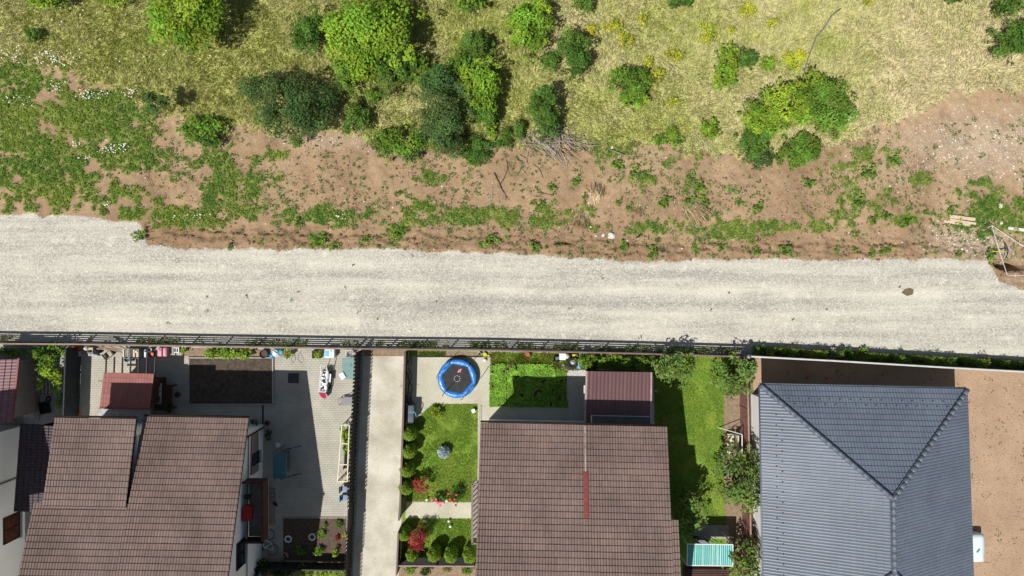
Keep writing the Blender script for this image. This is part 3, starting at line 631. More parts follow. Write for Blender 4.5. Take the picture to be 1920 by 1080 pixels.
tile_roof('roof', R1(-26.86, 7.8, zd), R1(-22.07, 7.8, zd), upd, math.hypot(f5 - .1, sl2 * (f5 - .1)), RB, h1, label=None) if False else tile_roof('roof', R1(-26.86, 7.8, zd), R1(-22.07, 7.8, zd), upd, math.hypot(f5 - .1, sl2 * (f5 - .1)), RB, h1)
tile_roof('roof', R1(-15.74, 26.8, 4.9), R1(-27.45, 26.8, 4.9), dn1, len1, RB, h1)
mb = MB(); under(mb, [R1(-22.02, 7.82, 4.9), R1(-15.76, 7.82, 4.9), R1(-15.76, RD, RZ), R1(-22.02, RD, RZ)]); under(mb, [R1(-27.43, d5, z5), R1(-22.02, d5, z5), R1(-22.02, RD, RZ), R1(-27.43, RD, RZ)])
under(mb, [R1(-26.84, 7.82, zd), R1(-22.09, 7.82, zd), R1(-22.09, d5, z5 + .02), R1(-26.84, d5, z5 + .02)]); under(mb, [R1(-27.43, 26.8, 4.9), R1(-15.76, 26.8, 4.9), R1(-15.76, RD, RZ), R1(-27.43, RD, RZ)])
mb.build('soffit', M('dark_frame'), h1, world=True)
mb = MB()
for a, b, z in ((-22.0, -15.74, 4.9), (-26.86, -22.09, zd)): mb.tube([R1(a, 7.72, z - .04), R1(b, 7.72, z - .04)], .065, 8)
mb.build('gutter', M('dark_frame'), h1, world=True, smooth=True)
MB().tube([R1(-15.7, RD, RZ + .03), R1(-27.5, RD, RZ + .03)], .11, 8).build('ridge_cap', M('roof_ridge_brown'), h1, world=True, smooth=True)
# walls: profile extruded east-west
def gable_wall(mb, x0, x1, fr, d0, d1, ze, dr, zr, d2=None):
    prof = [(d0, 0), (d0, ze), (dr, zr), (d1, ze), (d1, 0)]; n = 5
    vs = [fr(x0, d, z) for d, z in prof] + [fr(x1, d, z) for d, z in prof]
    mb.add(vs, [tuple(range(n)), tuple(range(2 * n - 1, n - 1, -1))] + [(i, (i + 1) % n, n + (i + 1) % n, n + i) for i in range(n)])
WX1 = -16.62
mb = MB(); gable_wall(mb, -21.9, WX1, R1, 9.15, 25.6, 4.9 + SL * 1.35 - .22, RD, RZ - .24); mb.build('wall', M('white_wall'), h1, world=True)
mb = MB(); gable_wall(mb, -26.75, -21.88, R1, d5 + .1, 25.55, z5 - .25, RD, RZ - .26); mb.box(R1(-24.4, 10.5, 0).x, -10.9, 0, 4.7, 4.4, zd - .13); mb.build('wall', M('white_wall'), h1, world=True)
mb = MB(); mb.box(-16.60, -(R1(0, 10.45, 0).y) * -1, 1.05, .05, 2.5, 1.2); 
mb.build('wall_panel', M('taupe'), h1, world=True)
o = window(h1, -16.59, -10.62, -11.38, 1.1, 2.2, 1)
for a in (-11.4,): window(h1, -16.64, -18.6, -19.6, 1.1, 2.2, 1)
o = window(h1, -16.74, -15.55, -17.2, 3.1, 4.3, 1)
MB().tube([(-16.58, -9.3, 2.72), (-16.70, -18.5, 2.72)], .03, 5).build('cable', M('dark_metal'), h1, world=True)
MB().tube([(-15.9, -7.9, 4.8), (-16.5, -9.3, 4.3), (-16.55, -9.3, .2)], .05, 8).build('downpipe', M('dark_frame'), h1, world=True)
# tiled scraps: small white vent and grey valley flashing in the dark gap
MB().tube([R1(-22.0, 9.0, 5.2), R1(-22.02, 12.0, 6.1)], .04, 5).build('flashing', M('light_metal'), h1, world=True)
# balcony
bal = MB(); yb0, yb1 = -12.02, -15.72
bal.box(-16.0, (yb0 + yb1) / 2, 2.5, 1.2, yb0 - yb1 - .1, .12)
bo = bal.build('balcony', M('soil_dark2', (.26, .235, .20), .8), h1, world=True)
mb = MB()
for q, zt in ((0, 3.72),):
    mb.box(-15.42, (yb0 + yb1) / 2, 2.62, .045, yb0 - yb1, .92); mb.box(-15.42, (yb0 + yb1) / 2, 3.56, .16, yb0 - yb1 + .1, .06)
for yy in (yb0, yb1): mb.box(-16.08, yy, 2.62, 1.3, .045, .92); mb.box(-16.1, yy, 3.56, 1.4, .12, .06)
mb.build('railing', M('brown_wood'), bo, world=True)
mb = MB(); mb.box(-16.2, -12.5, 2.62, .45, .3, .02)
c = thing('cloth', 'bright red cloth hung over the inner side of the balcony', 'cloth', (-16.3, -13.9, 3.65))
mb = MB(); mb.add([(-.35, -.5, .05), (.22, -.46, 0), (.25, .35, 0), (0, .52, .03), (-.3, .40, .05), (-.32, -.5, -.3), (.22, -.45, -.35), (.25, .35, -.35), (0, .5, -.3), (-.3, .4, -.3)],
    [(0, 1, 2, 3, 4), (0, 1, 6, 5), (1, 2, 7, 6), (2, 3, 8, 7), (3, 4, 9, 8), (4, 0, 5, 9)]); mb.build('fabric', M('red_cloth'), c, bevel=.02)
MB().tube([(-.3, -.6, -.02), (-.3, .7, -.02)], .015, 5).build('rail', M('light_metal'), c)
c = thing('bag', 'small black bag on the balcony beside the white wall', 'bag', (-16.35, -12.9, 3.4)); MB().box(0, 0, 0, .34, .28, .32).build('body', M('black'), c, bevel=.06, smooth=True); MB().tube([(-.1, 0, .3), (0, .02, .45), (.12, 0, .3)], .02, 5).build('handle', M('black'), c)

# ---- house in the middle ----------------------------------------------------------
ang2 = math.radians(-1.25); SL2 = .30
h2 = thing('house', 'house with the wide brown tiled roof and red strip in the middle of the photo', 'house', (3.7, -16, 0))
def R2(x, d, z):
    x0, d0 = -1.88, 8.07; dx, dy = x - x0, -(d - d0); c, s = math.cos(ang2), math.sin(ang2)
    return Vector((x0 + dx * c - dy * s, -d0 + dx * s + dy * c, z))
up2 = R2(0, 1, SL2) - R2(0, 0, 0); dn2 = R2(0, -1, SL2) - R2(0, 0, 0); E2 = 9.6; D2 = 8.07 + E2; Z2 = 4.9 + SL2 * E2; xa, xj, xb, xc = -1.88, 4.37, 9.27, 9.68; L2 = math.hypot(E2, SL2 * E2)
tile_roof('roof', R2(xa, 8.07, 4.9), R2(xj - .01, 8.07, 4.9), up2, L2, RB, h2)
tile_roof('roof', R2(xj, 8.07, 4.905), R2(xb, 8.07, 4.905), up2, L2, RB, h2, row=.355)
tile_roof('roof', R2(xb, 13.12, 4.9 + SL2 * 5.05), R2(xc, 13.12, 4.9 + SL2 * 5.05), up2, math.hypot(D2 - 13.12, SL2 * (D2 - 13.12)), RB, h2)
tile_roof('roof', R2(xc, D2 + E2, 4.9), R2(xa, D2 + E2, 4.9), dn2, L2, RB, h2)
mb = MB(); under(mb, [R2(xa + .02, 8.1, 4.9), R2(xb - .02, 8.1, 4.9), R2(xb - .02, D2, Z2), R2(xa + .02, D2, Z2)]); under(mb, [R2(xb - .02, 13.15, 4.9 + SL2 * 5.08), R2(xc - .02, 13.15, 4.9 + SL2 * 5.08), R2(xc - .02, D2, Z2), R2(xb - .02, D2, Z2)])
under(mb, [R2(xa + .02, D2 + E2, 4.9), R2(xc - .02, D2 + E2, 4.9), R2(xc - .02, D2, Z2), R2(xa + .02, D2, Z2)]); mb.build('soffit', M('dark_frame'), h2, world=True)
MB().tube([R2(xa, 7.99, 4.86), R2(xb, 7.99, 4.86)], .065, 8).build('gutter', M('dark_frame'), h2, world=True, smooth=True)
MB().tube([R2(xa - .05, D2, Z2 + .03), R2(xc + .05, D2, Z2 + .03)], .11, 8).build('ridge_cap', M('roof_ridge_brown'), h2, world=True, smooth=True)
def on2(x, d, o=0): return R2(x, d, 4.9 + SL2 * (d - 8.07) + o)
mb = MB(); mb.bar(on2(xj - .01, 8.1, .085), on2(xj - .01, 10.7, .085), .07, .02); mb.build('joint_flashing', M('joint', (.34, .28, .26), .6, .5, 4), h2, world=True)
mb = MB(); a, b = on2(xj + .0, 10.65, .10), on2(xj + .03, 13.1, .10); mb.bar(a, b, .24, .05); mb.bar(a + Vector((0, .02, -.02)), b + Vector((0, 0, -.02)), .3, .02); mb.build('ridge_strip', M('flashing_red'), h2, world=True)
mb = MB(); gable_wall(mb, xa + .35, xc - .75, R2, 8.75, D2 + E2 - .7, 4.9 + SL2 * .68 - .22, D2, Z2 - .25); mb.build('wall', M('white_wall'), h2, world=True)
# west balcony (brown frame) next to the lawn
by0, by1 = P(0, 908, 3.6).y, P(0, 1020, 3.6).y
bo = MB().box(-2.0, (by0 + by1) / 2, 2.55, .95, by0 - by1 - .1, .1).build('balcony', M('soil_dark2'), h2, world=True)
mb = MB(); mb.box(-2.46, (by0 + by1) / 2, 3.5, .12, by0 - by1, .06); mb.box(-2.2, by0, 3.5, .6, .11, .06); mb.box(-2.2, by1, 3.5, .6, .11, .06)
for k in range(12): mb.box(-2.46, by0 - (k + .5) * (by0 - by1) / 12, 2.65, .03, .08, .85)
mb.build('railing', M('brown_metal2', (.17, .125, .105), .6), bo, world=True)
# ---- blue hip roof ------------------------------------------------------------------
h3 = thing('house', 'single-storey white house under the blue-grey hipped roof at the right', 'house', (21.9, -14, 0))
NW, NE = P(1425, 722, 3.6), P(1812, 730, 3.6); SW, SE = Vector((15.62, -22.3, 3.6)), Vector((28.6, -22.55, 3.6))
A1, A2 = P(1673, 935, 6.5), P(1675, 1073, 6.5)
RBL = M('roof_blue')
def hip(A, B, ap, planes, name='roof'):
    u = (B - A).normalized(); v = ap - A; v = v - u * v.dot(u); return tile_roof(name, A, B, v, v.length, RBL, h3, planes, pitch=.19, row=.345, amp=.045, step=.04)
def vp(p, q, keep):
    d = (q - p); n = Vector((-d.y, d.x, 0)).normalized()
    if (keep - p).dot(n) < 0: n = -n
    return (p, n)
mN, mW, mE, mS = (NW + NE) / 2, (NW + SW) / 2, (NE + SE) / 2, (SW + SE) / 2
rN = hip(NW, NE, A1, [vp(NW, A1, mN), vp(NE, A1, mN)])
rW = hip(SW, NW, (A1 + A2) / 2, [vp(NW, A1, mW), vp(SW, A2, mW), vp(A1, A2, mW)]); rE = hip(NE, SE, (A1 + A2) / 2, [vp(NE, A1, mE), vp(SE, A2, mE), vp(A1, A2, mE)])
rS = hip(SE, SW, A2, [vp(SW, A2, mS), vp(SE, A2, mS)])
def cap(p, q, r=.105):
    mb = MB(); n = int((q - p).length / .42); 
    for i in range(n):
        a = p.lerp(q, i / n); b = p.lerp(q, (i + 1.06) / n) if i < n - 1 else q; mb.tube([a, b], [r * .985, r], 10)
    mb.bar(p - Vector((0, 0, .03)), q - Vector((0, 0, .03)), .27, .05)
    return mb
for p, q in ((NW, A1), (NE, A1), (A1, A2), (SW, A2), (SE, A2)):
    cap(p + Vector((0, 0, .13)), q + Vector((0, 0, .15)), .13).build('ridge_cap', M('ridge_blue'), h3, world=True, smooth=True)
mb = MB(); lo = Vector((0, 0, -.1))
for tri in ([NW, NE, A1], [SE, SW, A2], [NW, A1, A2, SW], [NE, A1, A2, SE]): under(mb, tri, .08, .07)
mb.build('soffit', M('rail_brown'), h3, world=True)
mb = MB(); g = Vector((0, 0, -.06))
for p, q, d in ((NW, NE, (0, .07, 0)), (SW, NW, (-.03, 0, 0)), (NE, SE, (.05, 0, 0))): mb.tube([p + g + Vector(d), q + g + Vector(d)], .06, 8)
mb.build('gutter', M('ridge_blue'), h3, world=True, smooth=True)
wallp = [(NW.x + .72, NW.y - 1.1), (NE.x - .6, NE.y - 1.1), (SE.x - .6, SE.y + .7), (SW.x + .72, SW.y + .7)]
MB().prism([wallp[i] for i in (3, 2, 1, 0)], 0, 3.5).build('wall', M('white_wall'), h3, world=True)
MB().prism([(wallp[3][0] - .32, wallp[3][1]), (wallp[3][0], wallp[3][1]), (wallp[0][0], wallp[0][1]), (wallp[0][0] - .32, wallp[0][1])], 0, .06).build('plinth', M('kerb'), h3, world=True)
sg = MB().tube([(-.03, 0, 0), (.03, 0, .05)], .028, 6).build('snow_guard', M('dark_metal'), rN)
def guard(pix, piy, roofo, A, B, ap, first=[]):
    n = (B - A).cross(ap - A).normalized(); cp = Vector((0, 0, H)); d = P(pix, piy, 3) - cp; t = (A - cp).dot(n) / d.dot(n); q = cp + d * t
    o = sg if not first else sg.copy()
    if first: C.objects.link(o)
    first.append(1); o.parent = roofo; o.location = q - h3.location + Vector((0, 0, .07))
for k in range(16): guard(1477 + k * 19.3, 746.5 + k * .35, rN, NW, NE, A1); guard(1489 + k * 19.0, 756.5 + k * .35, rN, NW, NE, A1)
for k in range(16): guard(1454 + k * .2, 777 + k * 19.3, rW, SW, NW, A1); guard(1465 + k * .2, 787 + k * 19.3, rW, SW, NW, A1)

# ---- far-left white house -----------------------------------------------------------
h0 = thing('house', 'tall white house wall with a brown window at the far left edge', 'house', (-33, -14, 0))
wx = P(47, 900, 0).x; yN = P(0, 797, 0).y
MB().box(wx - 4, yN - 6.3, 0, 8, 12.6, 7.6).build('wall', M('white_wall'), h0, world=True)
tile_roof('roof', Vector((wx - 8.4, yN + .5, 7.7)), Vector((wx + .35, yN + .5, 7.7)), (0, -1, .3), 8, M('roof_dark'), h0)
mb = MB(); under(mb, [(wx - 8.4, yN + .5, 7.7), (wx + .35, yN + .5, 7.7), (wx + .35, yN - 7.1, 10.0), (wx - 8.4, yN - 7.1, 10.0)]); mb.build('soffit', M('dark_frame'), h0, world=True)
window(h0, wx, P(0, 966, 1.4).y, P(0, 1016, 1.4).y, .55, 2.0, 1, M('warm_glass', (.10, .035, .02), .25, .4, 3), 'brown curtained window')
MB().tube([(wx + .05, yN - 3.3, .1), (wx + .05, yN - 3.3, 7.5)], .06, 8).build('downpipe', M('taupe'), h0, world=True)
mb = MB(); mb.box(wx + .02, yN - 4.2, 2.65, .08, 8.4, .22); mb.build('wall_band', M('taupe'), h0, world=True)
# dark canopy roof (stands beside that house)
cp_ = thing('canopy', 'dark plum rounded canopy roof in the shade beside the far-left white wall', 'canopy', P(70, 880))
c0, c1, c2, c3 = P(38, 795, 2.7), P(102, 798, 2.2), P(90, 960, 2.2), P(30, 955, 2.7)
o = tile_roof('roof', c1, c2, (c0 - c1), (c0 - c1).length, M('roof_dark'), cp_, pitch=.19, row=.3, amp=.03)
mb = MB(); under(mb, [c0, c1, c2, c3], .08, .05); mb.build('soffit', M('dark_frame'), cp_, world=True)
for q in (c1, c2): MB().box(q.x - .1, q.y + (.1 if q is c2 else -.1), 0, .1, .1, 2.1).build('post', M('dark_metal'), cp_, world=True)
# plum roofed shed at the left edge
s0 = thing('shed', 'small shed with plum-red tiled roof cut by the left edge of the photo', 'shed', P(5, 740))
a0, a1 = P(35, 673, 2.5), P(22, 792, 2.5)
tile_roof('roof', a0, a1, (-1, 0, .28), 3.2, M('roof_plum'), s0, pitch=.2, row=.34, amp=.035)
MB().box(P(0, 0, 0).x * 0 + a0.x - 2.0, (a0.y + a1.y) / 2, 0, 3.3, 3.5, 2.45).build('wall', M('taupe'), s0, world=True)
MB().bar(a0 + Vector((.04, .05, .03)), a1 + Vector((.04, 0, .03)), .12, .1).build('fascia', M('flashing_red'), s0, world=True)

# ================================================================ sheds and canopies
def corner_shed(): pass
sh = thing('shed', 'garden shed with ribbed burgundy roof, half in the shade of the middle brown roof', 'shed', P(1158, 745))
q0, q1, q2, q3 = P(1100, 696, 2.35), P(1221, 698, 2.35), P(1220, 805, 2.75), P(1096, 805, 2.75)
o = tile_roof('roof', q0, q1, q3 - q0, (q3 - q0).length, M('roof_burgundy'), sh, pitch=.24, row=9, amp=.03, step=0)
mb = MB(); under(mb, [q0, q1, q2, q3], .08, .02); mb.build('soffit', M('dark_frame'), sh, world=True)
for a, b in ((q0, q3), (q1, q2)): MB().bar(a + Vector((0, 0, .03)), b + Vector((0, 0, .03)), .11, .05).build('verge_trim', M('verge', (.42, .30, .29), .5), sh, world=True)
MB().prism([(q3.x + .2, q3.y + .1), (q2.x - .25, q2.y + .1), (q1.x - .25, q1.y - .2), (q0.x + .2, q0.y - .2)], 0, 2.25).build('wall', M('brown_metal'), sh, world=True)
MB().box(q0.x - .02, (q0.y + q3.y) / 2 - .6, 1.9, .25, 2.9, .04).build('side_shelf', M('light_metal'), sh, world=True)
fr = thing('open_frame', 'dark open-topped frame against the shaded end of the burgundy shed roof', 'frame', P(1160, 795))
mb = MB(); a, b, c_, d = P(1109, 779, 2.95), P(1218, 781, 2.95), P(1218, 806, 3.0), P(1109, 806, 3.0); mb.bar(a, d, .05, .05); mb.build('side_bar', M('white_paint'), fr, world=True)
mb = MB(); mb.bar(a, b, .04, .04); mb.build('front_bar', M('light_metal'), fr, world=True)
MB().prism([(d.x + .05, d.y), (c_.x, c_.y), (b.x, b.y - .05), (a.x + .05, a.y - .05)], 2.78, 2.8).build('panel', M('slate', (.09, .10, .10), .6), fr, world=True)
sr = thing('shed', 'little red tiled shed with timber rafters sticking out, on the paved yard', 'shed', P(238, 732))
q0, q1, q2, q3 = P(195, 698, 2.15), P(289, 701, 2.15), P(283, 766, 2.45), P(187, 764, 2.45)
tile_roof('roof', q0, q1, q3 - q0, (q3 - q0).length, M('roof_red'), sr, pitch=.19, row=.33, amp=.022, step=.018)
mb = MB(); under(mb, [q0, q1, q2, q3], .07, .02); mb.build('soffit', M('brown_wood'), sr, world=True)
MB().prism([(q3.x + .3, q3.y + .15), (q2.x - .3, q2.y + .15), (q1.x - .3, q1.y - .5), (q0.x + .3, q0.y - .5)], 0, 2.1).build('wall', M('brown_wood'), sr, world=True)
MB().bar(q3 + Vector((0, -.03, 0)), q2 + Vector((0, -.03, 0)), .09, .16).build('fascia', M('flashing_red'), sr, world=True)
for k in range(7):
    X = q0.x + .03 + (q1.x - q0.x - .06) * k / 6; MB().bar((X + .03, q0.y - .3, 2.08), (X + .06, q0.y + .98, 2.05), .055, .11).build('rafter', M('brown_wood'), sr, world=True)
MB().bar((q0.x - .5, q0.y - .6, 1.9), (q0.x + .2, q0.y - .6, 1.9), .1, .1).build('beam', M('old_wood'), sr, world=True)
lt = thing('lean_to', 'lean-to covered with mottled grey sheet between the red shed and the brown roof', 'canopy', P(232, 778))
q0, q1, q2, q3 = P(188, 765, 1.9), P(283, 767, 1.9), P(281, 792, 1.75), P(180, 792, 1.75); mb = MB(); under(mb, [q0, q1, q2, q3], .03, 0); mb.build('sheet', M('patchy_grey'), lt, world=True)
for q in (q2, q3): MB().box(q.x, q.y, 0, .07, .07, 1.7).build('post', M('old_wood'), lt, world=True)
te = thing('canopy', 'teal corrugated plastic canopy beside the brown roof at the bottom', 'canopy', P(1332, 1040))
q0, q1, q2, q3 = P(1289, 1020, 2.3), P(1374, 1021, 2.3), P(1374, 1061, 2.35), P(1288, 1060, 2.35)
tile_roof('roof', q0, q1, q3 - q0, (q3 - q0).length, M('teal_sheet'), te, pitch=.13, row=9, amp=.018, step=0)
mb = MB(); 
for a, b in ((q0, q1), (q1, q2), (q2, q3), (q3, q0)): mb.bar(a, b, .05, .05)
for t_ in (.18, .34, .5, .56, .66, .73): mb.bar(q0.lerp(q1, t_) + Vector((0, 0, .03)), q3.lerp(q2, t_) + Vector((0, 0, .03)), .022, .015)
mb.build('frame', M('white_paint'), te, world=True)
for q in (q0, q1, q2, q3): MB().box(q.x, q.y, 0, .07, .07, 2.22).build('post', M('white_paint'), te, world=True)
pg = thing('bench', 'brown slatted bench below the teal canopy at the bottom edge', 'bench', P(1330, 1072)); mb = MB()
for k in range(5): mb.box(-.2, .28 - k * .14, .4, 2.8, .1, .04)
mb.build('seat', M('brown_wood'), pg)
for sx in (-1.3, .9): MB().box(sx, 0, 0, .08, .6, .4).build('leg', M('brown_wood'), pg)
tk = thing('tank', 'rounded white plastic tub poking out from under the blue roof at the right', 'tub', P(1808, 1020)); MB().box(.0, 0, 0, 1.7, 1.85, .85).build('body', M('tub_white', (.66, .76, .80), .35, .05), tk, bevel=.28, smooth=True)
MB().box(.35, -.12, .853, .3, .10, .02, .9).build('handle', M('teal'), tk)
# ================================================================ fences
def slat_fence(name, label, pts, hts, railm, slatm, group=None, slat=(.15, .30), post=2.05, z0=.12, railw=.09, solid=False, thick=.03):
    """pts: world base line points ; posts, slat panels per segment, top rail"""
    L = Vector(pts[0]); L.z = 0; t = thing(name, label, 'fence', L, 0, group); h = hts
    pan = MB(); rail = MB(); pst = []
    for a, b in zip(pts[:-1], pts[1:]):
        a, b = Vector(a), Vector(b); d = (b - a); n = max(1, round(d.length / post))
        for i in range(n): pst.append(a.lerp(b, i / n))
        rail.bar(a + Vector((0, 0, h)), b + Vector((0, 0, h)), railw, .05)
        if solid: pan.bar(a + Vector((0, 0, h / 2)), b + Vector((0, 0, h / 2)), thick, h - .05)
        else:
            z = z0
            while z < h - .05: pan.bar(a + Vector((0, 0, z)), b + Vector((0, 0, z)), .025, slat[0]); z += slat[1]
    pst.append(Vector(pts[-1]))
    pan.build('slat_panel', slatm, t, world=True); rail.build('top_rail', railm, t, world=True)
    p0 = MB().box(0, 0, 0, .07, .07, h - .02).build('post', slatm, t)
    for i, p in enumerate(pst[:100]):
        o = p0 if i == 0 else p0.copy()
        if i: C.objects.link(o); o.parent = t
        o.location = (p.x - L.x, p.y - L.y, 0)
    return t
def top(px, py, h): v = P(px, py, h); v.z = 0; return v
slat_fence('fence', 'long brown slatted fence between the gravel road and the left yards', [top(a, b, 1.5) for a, b in ((-60, 643.5), (0, 644.5), (140, 645.5), (340, 649), (662, 654))], 1.5, M('rail_brown'), M('dark_metal'))
slat_fence('fence', 'dark slatted roadside fence above the driveway and the trampoline garden', [top(a, b, 1.5) for a, b in ((664, 654), (900, 656.5), (1190, 663), (1404, 669.5))], 1.5, M('rail_brown2', (.20, .12, .11), .6), M('dark_metal'))
slat_fence('fence', 'solid grey fence with a pale top along the bare earth plot', [top(a, b, 1.75) for a, b in ((1406, 668.5), (1560, 676.5), (1770, 689), (1960, 699.5), (2060, 706))], 1.75, M('pale_top', (.55, .55, .54), .5, .1), M('fence_grey', (.15, .15, .15), .6), solid=True, railw=.10)
MB().lathe([(.02, 0), (.13, .02), (.15, .12), (.1, .22), (.01, .26)], n=12).build('gate_lamp', M('grey_metal'), None)
o = bpy.data.objects['gate_lamp']; o.location = P(1402.5, 668.5, 1.75) + Vector((0, 0, .06)); tag(o, 'round grey lamp on the post where the brown and grey fences meet', 'lamp')
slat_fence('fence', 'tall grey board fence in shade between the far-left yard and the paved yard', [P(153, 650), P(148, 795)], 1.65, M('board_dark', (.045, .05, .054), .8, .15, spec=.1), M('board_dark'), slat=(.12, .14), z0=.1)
slat_fence('fence', 'brown horizontal-slat fence on the garden side of the driveway', [P(765.5, 657), P(762, 780), P(757, 930), P(754.5, 962)], 1.45, M('brown_metal'), M('brown_metal'), slat=(.12, .15), railw=.12)
slat_fence('gate', 'narrow brown gate section in the fence by the red maple', [P(753.5, 984), P(750, 1062)], 1.45, M('brown_metal'), M('brown_metal'), slat=(.12, .15), railw=.10)
slat_fence('fence', 'short dark slatted fence behind the clipped thujas at the bottom', [top(748, 1061, 1.4), top(890, 1062, 1.4)], 1.4, M('rail_brown'), M('dark_metal'), slat=(.12, .18))
slat_fence('fence', 'burgundy slatted fence between the long lawn and the blue-roofed house', [P(1385, 671), P(1387, 760), P(1391, 950), P(1393, 1100)], 1.65, M('cap_tan', (.36, .24, .17), .6), M('burgundy_slat'), slat=(.125, .165), z0=.12)
slat_fence('fence', 'low dark fence closing the flower plot at the bottom of the paved yard', [P(468, 1052), P(652, 1055)], 1.3, M('black'), M('dark_metal'), slat=(.12, .14))
# picket fence west of the driveway : alternating pickets on both sides of the rails
def picket(label, pa, pb, h=1.9, solid=False):
    a, b = P(*pa), P(*pb); t = thing('fence', label, 'fence', a); d = (b - a); n = int(d.length / .125); dn = d.normalized(); sd = Vector((dn.y, -dn.x, 0)); mb = MB(); rot = math.atan2(dn.y, dn.x)
    if solid: mb.bar(a + Vector((0, 0, h / 2)), b + Vector((0, 0, h / 2)), .06, h)
    else:
        for i in range(n):
            p = a + dn * (i + .5) * .125 + sd * (.05 if i % 2 else -.05); mb.box(p.x, p.y, .22, .128, .018, h - .22 - .03 * (i % 2), rot)
    if not solid: mb.bar(a + Vector((0, 0, h / 2)), b + Vector((0, 0, h / 2)), .01, h - .45)  # thin solid sheet added between the pickets to close gaps in their shadow
    mb.build('picket_panel', M('picket_black'), t, world=True)
    mb = MB(); 
    for z in (.45, h - .3): mb.bar(a + Vector((0, 0, z)), b + Vector((0, 0, z)), .04, .05)
    mb.build('rail', M('dark_metal'), t, world=True)
    MB().bar(a + Vector((.06, 0, .10)), b + Vector((.06, 0, .10)), .2, .2).build('plinth', M('plinth_grey', (.30, .29, .27), .8), t, world=True)
    for i in range(int(d.length / 2.5) + 1): p = a + dn * min(i * 2.5, d.length); MB().box(p.x, p.y, 0, .06, .06, h).build('post', M('dark_metal'), t, world=True)
picket('dark picket fence along the driveway beside the yard with the teal board', (678, 657), (668.2, 844))
picket('dark picket fence along the driveway beside the blue chairs', (668.1, 845), (665, 939))
picket('solid dark gate panel in the driveway fence', (664.9, 940), (663.4, 977), 1.85, True)
picket('dark picket fence along the driveway beside the shaded flower plot', (663.3, 978), (659.7, 1050))
picket('last dark picket fence bay of the driveway at the bottom edge', (659.6, 1051), (657, 1110), 1.7)

